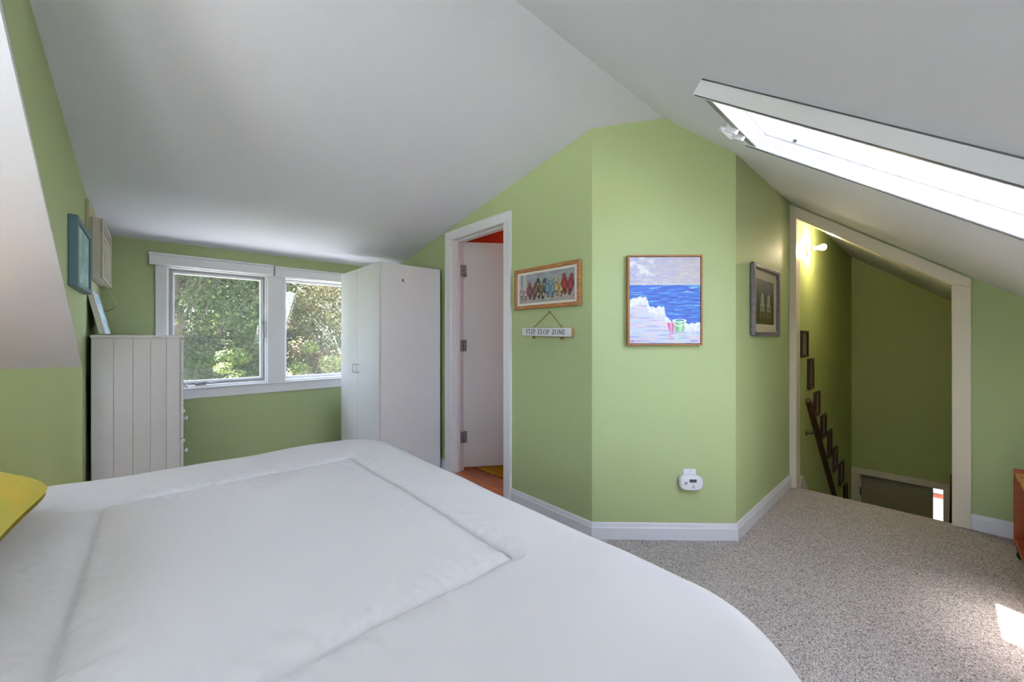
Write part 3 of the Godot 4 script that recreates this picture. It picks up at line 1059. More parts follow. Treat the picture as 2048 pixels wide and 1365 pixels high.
func build_fill_windows() -> void:  # two unseen windows added to let in fill light
	for w in [["window_4", -0.75, 0.02, 0.75, 1.08], ["window_5", 0.85, 1.6, 1.25, 1.95]]:
		var root := thing(w[0], P(WALL_REAR, (w[1] + w[2]) / 2, w[3]), "unseen window added to the rear gable wall for fill light", "window")
		root.set_meta("label", "unseen gable window added for fill light beside the bed head" if w[0] == "window_4" else "unseen gable window added for fill light above the bed head")
		root.set_meta("kind", "structure")
		root.remove_meta("category")
		var st := mb()
		var f := 0.05
		var am := WALL_REAR - 0.08
		if w[0] == "window_4":
			# its head follows the roof slope
			var ring := [Vector2(-0.75, 0.75), Vector2(0.02, 0.75), Vector2(0.02, 1.615), Vector2(-0.030, 1.615), Vector2(-0.75, 1.08)]
			for i in 5:
				var p: Vector2 = ring[i]
				var q: Vector2 = ring[(i + 1) % 5]
				var m := (p + q) / 2
				var d := q - p
				var dv := P(0, d.x, d.y)
				var bs := Basis(dv.normalized(), Vector3.RIGHT, dv.normalized().cross(Vector3.RIGHT))
				cbox(st, Transform3D(bs, P(am, m.x, m.y)), Vector3(d.length(), 0.06, f * 2))
		else:
			box(st, am - 0.03, am + 0.03, w[1], w[1] + f, w[3], w[4])
			box(st, am - 0.03, am + 0.03, w[2] - f, w[2], w[3], w[4])
			box(st, am - 0.03, am + 0.03, w[1] + f, w[2] - f, w[3], w[3] + f)
			box(st, am - 0.03, am + 0.03, w[1] + f, w[2] - f, w[4] - f, w[4])
		part(root, "frame", st, M.white)

func base_profile(st: SurfaceTool, p: Vector2, q: Vector2, n: Vector2, h := 0.098, t := 0.014, m0 := 0.0, m1 := 0.0) -> void:
	# moulded board along p..q in plan, n towards the room; m0, m1 lengthen the face at mitred ends
	var d := (q - p).normalized()
	var prof := [Vector2(0, 0), Vector2(t, 0), Vector2(t, h - 0.03), Vector2(t * 0.8, h - 0.026), Vector2(t * 0.62, h - 0.012), Vector2(t * 0.62, h - 0.008), Vector2(t * 0.4, h), Vector2(0, h)]
	for i in prof.size():
		var u: Vector2 = prof[i]
		var v: Vector2 = prof[(i + 1) % prof.size()]
		var pts := []
		for w in [u, v]:
			var k: float = w.x / t
			var s0: Vector2 = p + n * w.x - d * (m0 * k)
			var s1: Vector2 = q + n * w.x + d * (m1 * k)
			pts.append([P(s0.x, s0.y, w.y), P(s1.x, s1.y, w.y)])
		var e := v - u
		var hint := P(n.x, n.y, 0) * e.y + Vector3.UP * (-e.x)
		quad(st, pts[0][0], pts[0][1], pts[1][1], pts[1][0], hint)

func build_trims() -> void:
	var W := WALL_WINDOW
	# window surround: side boards, mullion, stool and apron
	var st := mb()
	box(st, -0.006, 0.064, W - 0.02, W, 0.79, 1.764, 0.003)
	box(st, 0.738, 0.88, W - 0.02, W + 0.16, 0.79, 1.764, 0.003)
	box(st, 1.61, 1.68, W - 0.02, W, 0.79, 1.764, 0.003)
	var t1 := struct("trim_1", st, M.white, "white casing boards beside and between the dormer windows")
	st = mb()
	box(st, -0.03, 1.70, W - 0.035, W + 0.05, 0.782, 0.80, 0.004)
	part(t1, "stool", st, M.white)
	st = mb()
	box(st, -0.006, 1.68, W - 0.02, W, 0.706, 0.782, 0.003)
	part(t1, "apron", st, M.white)
	# doorway: casing with a backband, and jambs
	var a := WALL_DOOR
	st = mb()
	for s in [[2.116, 2.190], [2.891, 2.976]]:
		box(st, a - 0.017, a, s[0], s[1], 0.0, 2.064, 0.003)
	box(st, a - 0.017, a, 2.116, 2.976, 2.064, 2.132, 0.003)
	box(st, a - 0.022, a, 2.112, 2.122, 0.0, 2.136, 0.002)
	box(st, a - 0.022, a, 2.970, 2.980, 0.0, 2.136, 0.002)
	box(st, a - 0.022, a, 2.112, 2.980, 2.126, 2.136, 0.002)
	var t2 := struct("trim_2", st, M.white, "white casing around the doorway")
	st = mb()
	box(st, a - 0.012, a + 0.12, 2.184, 2.196, 0.0, 2.072)
	box(st, a - 0.012, a + 0.12, 2.885, 2.897, 0.0, 2.072)
	box(st, a - 0.012, a + 0.12, 2.196, 2.885, 2.060, 2.072)
	# stops
	box(st, a + 0.035, a + 0.075, 2.196, 2.208, 0.0, 2.06, 0.002)
	box(st, a + 0.035, a + 0.075, 2.873, 2.885, 0.0, 2.06, 0.002)
	box(st, a + 0.035, a + 0.075, 2.208, 2.873, 2.048, 2.060, 0.002)
	part(t2, "jamb", st, M.white)
	# stair opening: boards following the roof slope
	st = mb()
	var s := WALL_STAIR
	prism(st, PackedVector2Array([Vector2(0.814, 0.0), Vector2(0.775, 0.0), Vector2(0.775, right_z(0.775) - 0.1), Vector2(0.814, right_z(0.814) - 0.02)]), s - 0.018, s, 0)
	part_of_trim(st, "trim_3", s)
	# baseboards
	st = mb()
	var c0 := Vector2(a, 1.402)
	var c1 := Vector2(2.541, WALL_ALCOVE)
	var n := Vector2(-0.691, -0.723)
	base_profile(st, Vector2(a, 2.114), c0, Vector2(-1, 0), 0.098, 0.014, 0.0, 0.0055)
	struct("baseboard_door", st, M.base, "white baseboard along the green door wall")
	st = mb()
	base_profile(st, c0, c1, n, 0.098, 0.014, 0.0055, 0.0058)
	struct("baseboard_corner", st, M.base, "white baseboard along the angled wall")
	st = mb()
	base_profile(st, c1, Vector2(s - 0.018, WALL_ALCOVE), Vector2(0, -1), 0.098, 0.014, 0.0058, 0.0)
	struct("baseboard_alcove", st, M.base, "white baseboard along the wall beside the stairs")
	st = mb()
	base_profile(st, Vector2(s, -0.134), Vector2(s, KNEE_RIGHT), Vector2(-1, 0))
	struct("baseboard_end", st, M.base, "white baseboard right of the stair opening")
	st = mb()
	base_profile(st, Vector2(a, WALL_WINDOW), Vector2(a, 2.98), Vector2(-1, 0))
	struct("baseboard_wardrobe", st, M.base, "white baseboard in the gap between wardrobe and doorway")
	st = mb()
	base_profile(st, Vector2(WALL_CHEEK, W), Vector2(a, W), Vector2(0, -1))
	struct("baseboard_window", st, M.base, "white baseboard under the dormer windows")
	st = mb()
	base_profile(st, Vector2(WALL_REAR, KNEE_LEFT), Vector2(WALL_CHEEK, KNEE_LEFT), Vector2(0, -1))
	struct("baseboard_knee", st, M.base, "white baseboard along the low knee wall")

func part_of_trim(left: SurfaceTool, called: String, s: float) -> void:
	var t := struct(called, left, M.trim_cream, "cream casing of the sloping stair opening")
	var st := mb()
	var g := 0.016
	var w := 0.082
	prism(st, PackedVector2Array([Vector2(0.814, right_z(0.814) - g), Vector2(0.814, right_z(0.814) - g - w + 0.004), Vector2(0.775, right_z(0.775) - g - w), Vector2(-0.062, right_z(-0.062) - g - w), Vector2(-0.132, right_z(-0.062) - g - w - 0.022), Vector2(-0.132, right_z(-0.132) - g)]), s - 0.019, s, 0)
	part(t, "head_board", st, M.trim_cream)
	st = mb()
	prism(st, PackedVector2Array([Vector2(-0.062, 0.0), Vector2(-0.132, 0.0), Vector2(-0.132, right_z(-0.062) - g - w - 0.023), Vector2(-0.062, right_z(-0.062) - g - w - 0.001)]), s - 0.018, s, 0)
	part(t, "side_board", st, M.trim_cream)
	# jamb linings inside the opening
	st = mb()
	box(st, s - 0.014, s + 0.115, 0.770, 0.781, 0.0, right_z(0.775) - g - w)
	part(t, "jamb", st, M.trim_cream)
	st = mb()
	box(st, s - 0.014, s + 0.115, -0.064, -0.054, 0.0, right_z(-0.06) - g - w)
	part(t, "jamb", st, M.trim_cream)
	st = mb()
	prism(st, PackedVector2Array([Vector2(0.781, right_z(0.781) - g - w), Vector2(0.781, right_z(0.781) - g - w - 0.008), Vector2(-0.064, right_z(-0.064) - g - w - 0.008), Vector2(-0.064, right_z(-0.064) - g - w)]), s - 0.014, s + 0.115, 0)
	part(t, "jamb", st, M.trim_cream)

# ---------------------------------------------------------------- bed
const BED_FOOT := 0.815
const BED_HEAD := -1.20
const BED_FAR := 2.01
const BED_NEAR := 0.17
const BED_TOP := 0.665

func build_bed() -> void:
	var bed := thing("bed", P(-0.2, 1.2, 0), "wide bed under a white comforter", "bed")
	var st := mb()
	cbox(st, Transform3D(Basis(), P(-0.2, 1.09, 0.5)), Vector3(1.96, 0.26, 1.78), 0.05)
	part(bed, "mattress", st, M.mattress)
	st = mb()
	cbox(st, Transform3D(Basis(), P(-0.2, 1.09, 0.27)), Vector3(1.96, 0.2, 1.78), 0.02)
	part(bed, "box_spring", st, M.mattress)
	for q in [[-1.1, 0.28], [-1.1, 1.9], [0.68, 0.28], [0.68, 1.9]]:
		st = mb()
		tube(st, [P(q[0], q[1], 0.0), P(q[0], q[1], 0.17)], 0.025, 12)
		part(bed, "leg", st, M.dark)
	st = mb()
	box(st, -1.26, -1.2, 0.16, 2.02, 0.0, 0.93, 0.015)
	part(bed, "headboard", st, M.white_satin)
	# comforter: a quilted sheet draped over the edges
	var n1 := FastNoiseLite.new()
	n1.seed = 3
	n1.frequency = 1.6
	n1.fractal_octaves = 2
	var n2 := FastNoiseLite.new()
	n2.seed = 12
	n2.frequency = 9.0
	n2.fractal_octaves = 2
	var hang := 0.50
	var s0 := BED_HEAD + 0.1
	var s1 := BED_FOOT + hang
	var t0 := BED_NEAR - hang
	var t1 := BED_FAR + hang
	var nu := 400
	var nv := 440
	var pts := PackedVector3Array()
	for i in nu + 1:
		for j in nv + 1:
			var fi := float(i) / nu
			pts.append(comforter_point(lerpf(s0, s1, fi), lerpf(t0, t1, float(j) / nv), n1, n2))
	var norms := PackedVector3Array()
	norms.resize(pts.size())
	for i in nu + 1:
		for j in nv + 1:
			var p := pts[mini(i + 1, nu) * (nv + 1) + j] - pts[maxi(i - 1, 0) * (nv + 1) + j]
			var q := pts[i * (nv + 1) + mini(j + 1, nv)] - pts[i * (nv + 1) + maxi(j - 1, 0)]
			var n := p.cross(q).normalized()
			norms[i * (nv + 1) + j] = n
	# outward side
	var mid := norms[(nu / 2) * (nv + 1) + nv / 2]
	var sg := 1.0 if mid.y > 0 else -1.0
	for i in norms.size():
		norms[i] = norms[i] * sg
	var arr := []
	arr.resize(Mesh.ARRAY_MAX)
	var idx := PackedInt32Array()
	for i in nu:
		for j in nv:
			var k := i * (nv + 1) + j
			var tris := [k, k + nv + 2, k + 1, k, k + nv + 1, k + nv + 2]
			if sg > 0:
				tris = [k, k + 1, k + nv + 2, k, k + nv + 2, k + nv + 1]
			for x in tris:
				idx.append(x)
	# inner side, so that the quilt has a thickness
	var top := pts.size()
	var allp := pts.duplicate()
	var alln := norms.duplicate()
	for i in top:
		allp.append(pts[i] - norms[i] * 0.012)
		alln.append(-norms[i])
	var m := idx.size()
	for x in range(0, m, 3):
		idx.append(idx[x] + top)
		idx.append(idx[x + 2] + top)
		idx.append(idx[x + 1] + top)
	arr[Mesh.ARRAY_VERTEX] = allp
	arr[Mesh.ARRAY_NORMAL] = alln
	arr[Mesh.ARRAY_INDEX] = idx
	var mesh := ArrayMesh.new()
	mesh.add_surface_from_arrays(Mesh.PRIMITIVE_TRIANGLES, arr)
	var o := MeshInstance3D.new()
	o.name = numbered("comforter")
	o.mesh = mesh
	o.material_override = M.comforter
	add_child(o)
	tag(o, "white quilted comforter with a stitched border spread over the bed", "comforter")
	# pillow in a yellow-green case on top
	var pl := single("pillow", pillow_mesh(P(-0.505, 1.27, 0.848), Vector3(0.60, 0.12, 0.80), -0.19, -0.03), M.yellow_case)
	tag(pl, "yellow-green pillow on the white comforter at the left edge", "pillow")

func comforter_point(s: float, t: float, n1: FastNoiseLite, n2: FastNoiseLite) -> Vector3:
	# closest point on the mattress outline (rounded corners), then roll over the edge and down
	var R := 0.18
	var r := 0.085
	var cx := clampf(s, BED_HEAD - 2.0, BED_FOOT - R)
	var cy := clampf(t, BED_NEAR + R, BED_FAR - R)
	var dv := Vector2(s - cx, t - cy)
	var dist := dv.length() - R
	var out := Vector2.ZERO
	var drop := 0.0
	var a := s
	var b := t
	if dist > 0.0 and dv.length() > 1e-6:
		var n := dv.normalized()
		var q := Vector2(cx, cy) + n * R
		var ang := minf(dist / r, PI / 2)
		var lat := r * sin(ang)
		drop = r * (1.0 - cos(ang))
		var rest := maxf(0.0, dist - r * PI / 2)
		# spare cloth at the corners hangs in folds
		var corner := minf(absf(n.x), absf(n.y)) * 1.414
		var along := atan2(n.y, n.x)
		lat += rest * (0.07 + 0.10 * corner) + 0.022 * smoothstep(0.0, 0.25, rest) * (sin(along * 9.0 + 0.8) * corner + 0.8 * n1.get_noise_2d(s * 1.5 + 7.0, t * 1.5) * (1.0 - corner))
		drop += minf(rest, 0.52)
		a = q.x + n.x * lat
		b = q.y + n.y * lat
	var z := BED_TOP
	# the raised head end, where pillows lie beneath
	var head := smoothstep(-0.06, -0.46, s)
	z += head * (0.03 + 0.06 * smoothstep(BED_FAR + 0.02, BED_FAR - 0.30, t))
	# stitched border
	var rect := Rect2(-0.125, 0.69, 0.755, 1.035)
	var dx := minf(absf(s - rect.position.x), absf(s - rect.end.x))
	var dy := minf(absf(t - rect.position.y), absf(t - rect.end.y))
	var inx := s > rect.position.x and s < rect.end.x
	var iny := t > rect.position.y and t < rect.end.y
	var d := 1.0
	if inx and iny:
		d = minf(dx, dy)
	elif inx:
		d = dy
	elif iny:
		d = dx
	else:
		d = Vector2(dx, dy).length()
	var puff := 1.0 - exp(-d / 0.011)
	var soft := smoothstep(0.09, -0.02, dist)
	z += soft * (0.021 * puff + 0.008 * smoothstep(0.0, 0.25, d) + 0.007 * n1.get_noise_2d(s * 1.2, t * 1.2))
	# small puckers along the seam
	var run := t if dx < dy else s
	z += soft * 0.006 * exp(-d / 0.06) * n2.get_noise_2d(run * 3.2, d * 2.0 + (5.0 if inx and iny else 0.0)) * smoothstep(0.0, 0.012, d)
	# long soft folds at the head end
	z += soft * head * 0.012 * n1.get_noise_2d(s * 2.0 + 4.0, t * 0.8)
	return P(a, b, maxf(z - drop, 0.03))

func pillow_mesh(c: Vector3, size: Vector3, tilt: float, yaw: float) -> SurfaceTool:
	var st := mb()
	var n := FastNoiseLite.new()
	n.seed = 8
	n.frequency = 3.5
	var bas := Basis(Vector3.UP, yaw) * Basis(Vector3.BACK, tilt)
	var k := 44
	for side in [1.0, -1.0]:
		var g := []
		for i in k + 1:
			for j in k + 1:
				var u := -1.0 + 2.0 * i / k
				var v := -1.0 + 2.0 * j / k
				var e := pow(maxf(0.0, 1.0 - pow(absf(u), 2.6)), 0.55) * pow(maxf(0.0, 1.0 - pow(absf(v), 2.6)), 0.55)
				var pinch := 1.0 - 0.07 * (1.0 - absf(v) * absf(v)) * pow(absf(u), 3.0)
				var pin2 := 1.0 - 0.07 * (1.0 - absf(u) * absf(u)) * pow(absf(v), 3.0)
				var w := n.get_noise_2d(u, v) * 0.010 * e
				g.append(c + bas * Vector3(u * size.x / 2 * pinch * (1.0 - 0.08 * pow(absf(v), 8.0)), side * (e * size.y * (0.85 if side > 0 else 0.10) + 0.007) + w, v * size.z / 2 * pin2 * (1.0 - 0.08 * pow(absf(u), 8.0))))
		for i in k:
			for j in k:
				var p: int = i * (k + 1) + j
				var nn := []
				for q in [p, p + 1, p + k + 2, p + k + 1]:
					var qi: int = q / (k + 1)
					var qj: int = q % (k + 1)
					var d1: Vector3 = g[mini(qi + 1, k) * (k + 1) + qj] - g[maxi(qi - 1, 0) * (k + 1) + qj]
					var d2: Vector3 = g[qi * (k + 1) + mini(qj + 1, k)] - g[qi * (k + 1) + maxi(qj - 1, 0)]
					var nv := d1.cross(d2).normalized()
					if nv.dot(bas.y) * side < 0:
						nv = -nv
					nn.append(nv)
				smooth_tri(st, [g[p], g[p + 1], g[p + k + 2]], [nn[0], nn[1], nn[2]])
				smooth_tri(st, [g[p], g[p + k + 2], g[p + k + 1]], [nn[0], nn[2], nn[3]])
	return st

# ---------------------------------------------------------------- furniture
func build_wardrobe() -> void:
	var w := thing("wardrobe", P(1.6, 3.46, 0), "tall white two-door wardrobe standing between window and doorway", "wardrobe")
	var a0 := 1.338
	var a1 := 1.895
	var b0 := 3.04
	var b1 := 3.90
	var st := mb()
	box(st, a0, a1, b0, b0 + 0.016, 0.0, 1.815, 0.0012)
	part(w, "side_panel", st, M.cabinet)
	st = mb()
	for q in [[1.69, 0.0], [1.674, 0.004], [1.682, -0.004]]:
		lathe(st, Transform3D(Basis(Vector3.RIGHT, PI / 2), P(1.532 + q[1], b0 - 0.0004, q[0])), [Vector2(0.0, 0.0008), Vector2(0.006, 0.0008), Vector2(0.006, -0.002)], 10)
	part(w, "screw_hole", st, M.dark)
	st = mb()
	box(st, a0, a1, b1 - 0.016, b1, 0.0, 1.815, 0.0012)
	part(w, "side_panel", st, M.cabinet)
	st = mb()
	box(st, a0, a1, b0 + 0.016, b1 - 0.016, 1.797, 1.813)
	part(w, "top_panel", st, M.cabinet)
	st = mb()
	box(st, a0, a1, b0 + 0.016, b1 - 0.016, 0.06, 0.076)
	box(st, a0 + 0.03, a0 + 0.046, b0 + 0.016, b1 - 0.016, 0.0, 0.06)
	part(w, "bottom_panel", st, M.cabinet)
	st = mb()
	box(st, a1 - 0.005, a1, b0 + 0.016, b1 - 0.016, 0.0, 1.797)
	part(w, "back_panel", st, M.cabinet)
	for s in [[b0 + 0.002, 3.488, 3.452], [3.491, b1 - 0.002, 3.527]]:
		st = mb()
		box(st, a0 - 0.018, a0 - 0.002, s[0], s[1], 0.07, 1.812, 0.0015)
		var d := part(w, "door", st, M.cabinet)
		st = mb()
		var hb: float = s[2]
		var path := []
		for q in [[0.0, 0.895], [0.024, 0.897], [0.029, 0.905], [0.029, 0.955], [0.024, 0.963], [0.0, 0.965]]:
			path.append(P(a0 - 0.018 - q[0], hb, q[1]))
		tube(st, path, 0.0045, 10)
		part(d, "handle", st, M.white)

func build_chest() -> void:
	var c := thing("chest_of_drawers", P(-0.08, 3.74, 0), "tall white chest of drawers with grooved side boards", "chest of drawers")
	var a0 := -0.292
	var a1 := 0.118
	var b0 := 3.45
	var b1 := 4.0
	var st := mb()
	box(st, a0 - 0.004, a1 + 0.022, b0 - 0.006, b1 + 0.006, 1.198, 1.217, 0.003)
	part(c, "top_panel", st, M.cabinet)
	# side of five upright boards with grooves between
	var side := mb()
	box(side, a0, a1, b0 + 0.006, b0 + 0.02, 0.0, 1.198)
	var sp := part(c, "side_panel", side, M.cabinet)
	var edges := [a0, a0 + 0.096, a0 + 0.182, a0 + 0.264, a0 + 0.341, a1]
	for i in 5:
		st = mb()
		box(st, edges[i] + 0.0006, edges[i + 1] - 0.0006, b0, b0 + 0.0065, 0.0, 1.198, 0.0016)
		part(sp, "board", st, M.cabinet)
	st = mb()
	box(st, a0, a1, b1 - 0.018, b1, 0.0, 1.198)
	part(c, "side_panel", st, M.cabinet)
	st = mb()
	box(st, a0, a0 + 0.006, b0 + 0.02, b1 - 0.018, 0.0, 1.198)
	box(st, a0, a1 - 0.03, b0 + 0.02, b1 - 0.018, 0.04, 0.055)
	part(c, "back_panel", st, M.cabinet)
	var n := 5
	for i in n:
		var z0 := 0.07 + i * 0.224
		st = mb()
		box(st, a1 + 0.001, a1 + 0.018, b0 + 0.004, b1 - 0.004, z0, z0 + 0.220, 0.004)
		var d := part(c, "drawer", st, M.cabinet)
		if i < 4:
			for b in [b0 + 0.10, b1 - 0.10]:
				st = mb()
				lathe(st, Transform3D(Basis(Vector3.BACK, -PI / 2), P(a1 + 0.018, b, z0 + 0.12)), [Vector2(0.006, 0.0), Vector2(0.006, 0.012), Vector2(0.014, 0.018), Vector2(0.014, 0.024), Vector2(0.0, 0.028)], 14)
				part(d, "knob", st, M.white)

func frame_rails(st: SurfaceTool, o: Vector3, ex: Vector3, ey: Vector3, en: Vector3, w: float, h: float, rail: float, depth: float, bev := 0.003) -> void:
	# o is the middle of the back, ex and ey along the wall, en into the room
	var bas := Basis(ex, ey, en)
	for s in [-1.0, 1.0]:
		cbox(st, Transform3D(bas, o + ex * s * (w - rail) / 2 + en * depth / 2), Vector3(rail, h, depth), bev)
		cbox(st, Transform3D(bas, o + ey * s * (h - rail) / 2 + en * depth / 2), Vector3(w - 2 * rail, rail, depth), bev)

func sheet(o: Vector3, ex: Vector3, ey: Vector3, en: Vector3, w: float, h: float) -> SurfaceTool:
	var st := mb()
	quad_uv(st, o - ex * w / 2 + ey * h / 2, o + ex * w / 2 + ey * h / 2, o + ex * w / 2 - ey * h / 2, o - ex * w / 2 - ey * h / 2, en)
	return st

func slab(o: Vector3, ex: Vector3, ey: Vector3, en: Vector3, w: float, h: float, d: float) -> SurfaceTool:
	var st := mb()
	cbox(st, Transform3D(Basis(ex, ey, en), o + en * d / 2), Vector3(w, h, d))
	return st

func build_cheek_things() -> void:
	var c := WALL_CHEEK
	# blue framed picture
	var ex := P(0, 1, 0)
	var ey := Vector3.UP
	var en := P(1, 0, 0)
	var ob := P(c, 3.085, 1.625)
	var f := thing("picture", P(c, 3.085, 1.45), "picture in a wide blue-teal frame on the dormer side wall", "picture")
	var st := mb()
	frame_rails(st, ob, ex, ey, en, 0.53, 0.345, 0.027, 0.034, 0.003)
	part(f, "frame", st, M.teal_frame)
	part(f, "backing", slab(ob, ex, ey, en, 0.47, 0.285, 0.024), M.mat_board)
	part(f, "print", sheet(ob + en * 0.0246, ex, ey, en, 0.464, 0.279), picture(wash_image(160, 96, [rgb(120, 166, 170), rgb(150, 186, 176), rgb(172, 198, 196)], 0.02, 61)))
	# painted panel behind the air conditioner
	st = mb()
	box(st, c, c + 0.016, 3.425, 4.08, 1.50, 2.03, 0.002)
	var pan := single("panel", st, M.ac_panel)
	tag(pan, "painted board on the wall behind the air conditioner", "panel")
	# air conditioner
	var ac := thing("air_conditioner", P(c + 0.05, 3.75, 1.56), "beige through-wall air conditioner with louvred front", "air conditioner")
	var a0 := c + 0.016
	var a1 := -0.238
	st = mb()
	box(st, a0, a1 - 0.012, 3.44, 4.05, 1.562, 1.928, 0.006)
	part(ac, "body", st, M.ac_plastic)
	# front bezel
	st = mb()
	frame_rails(st, P(a1 - 0.012, 3.745, 1.745), ex, ey, en, 0.61, 0.366, 0.02, 0.012, 0.004)
	part(ac, "bezel", st, M.ac_plastic)
	st = mb()
	box(st, a1 - 0.014, a1 - 0.010, 3.46, 4.03, 1.58, 1.91)
	part(ac, "recess", st, M.ac_dark)
	for i in 14:
		st = mb()
		var z := 1.592 + i * 0.0155
		cbox(st, Transform3D(Basis(Vector3.BACK, 0.0) * Basis(ex, ey.rotated(ex, -0.5), en.rotated(ex, -0.5)), P(a1 - 0.004, 3.745, z)), Vector3(0.57, 0.007, 0.012), 0.001)
		part(ac, "slat", st, M.ac_plastic)
	# outlet vents above
	for i in 7:
		st = mb()
		var b := 3.50 + i * 0.07
		box(st, a1 - 0.012, a1 - 0.002, b, b + 0.008, 1.835, 1.905, 0.001)
		part(ac, "vane", st, M.ac_plastic)
	st = mb()
	box(st, a1 - 0.012, a1 + 0.001, 3.46, 4.03, 1.812, 1.834, 0.002)
	part(ac, "crossbar", st, M.ac_plastic)
	st = mb()
	for i in 3:
		box(st, a0 + 0.006, a0 + 0.010, 3.4392, 3.441, 1.60 + i * 0.045, 1.63 + i * 0.05)
	box(st, a0 + 0.010, a0 + 0.012, 3.4392, 3.441, 1.56, 1.93)
	part(ac, "seam", st, M.ac_dark)
	st = mb()
	var pth := []
	var ctrl := [P(-0.26, 3.93, 1.565), P(-0.235, 3.92, 1.50), P(-0.215, 3.93, 1.45), P(-0.21, 3.95, 1.42), P(-0.24, 3.98, 1.395), P(-0.28, 4.0, 1.38), P(-0.305, 4.0, 1.375)]
	var cv := Curve3D.new()
	for i in ctrl.size():
		var tan: Vector3 = (ctrl[mini(i + 1, 6)] - ctrl[maxi(i - 1, 0)]) / 6.0
		cv.add_point(ctrl[i], -tan, tan)
	for i in 25:
		pth.append(cv.sample_baked(cv.get_baked_length() * i / 24.0))
	tube(st, pth, 0.0045, 8)
	part(ac, "power_cord", st, M.cord)
	# canvas leaning against the wall on top of the chest
	var cn := thing("canvas", P(-0.25, 3.72, 1.218), "pale blue canvas painting leaning on top of the white chest", "canvas")
	var lean := 0.20
	var up := (Vector3.UP * cos(lean) - P(1, 0, 0) * sin(lean)).normalized()
	var nf := up.cross(ex)
	if nf.dot(P(1, 0, 0)) < 0:
		nf = -nf
	var hgt := 0.272
	var oc := P(-0.262, 3.73, 1.222) + up * hgt / 2
	st = mb()
	cbox(st, Transform3D(Basis(ex, up, nf), oc + nf * 0.012), Vector3(0.42, hgt, 0.026), 0.002)
	part(cn, "stretcher", st, M.mat_board)
	var img := wash_image(128, 96, [rgb(150, 196, 226), rgb(216, 228, 236), rgb(232, 234, 232)], 0.03, 71)
	var r := RandomNumberGenerator.new()
	r.seed = 2
	for i in 30:
		ellipse(img, r.randf_range(0, 128), r.randf_range(68, 90), r.randf_range(2, 6), r.randf_range(1, 4), [rgb(120, 170, 110), rgb(236, 226, 206), rgb(190, 150, 110), rgb(130, 190, 190)][i % 4])
	part(cn, "painting", sheet(oc + nf * 0.0255, ex, up, nf, 0.416, hgt - 0.004), picture(img))

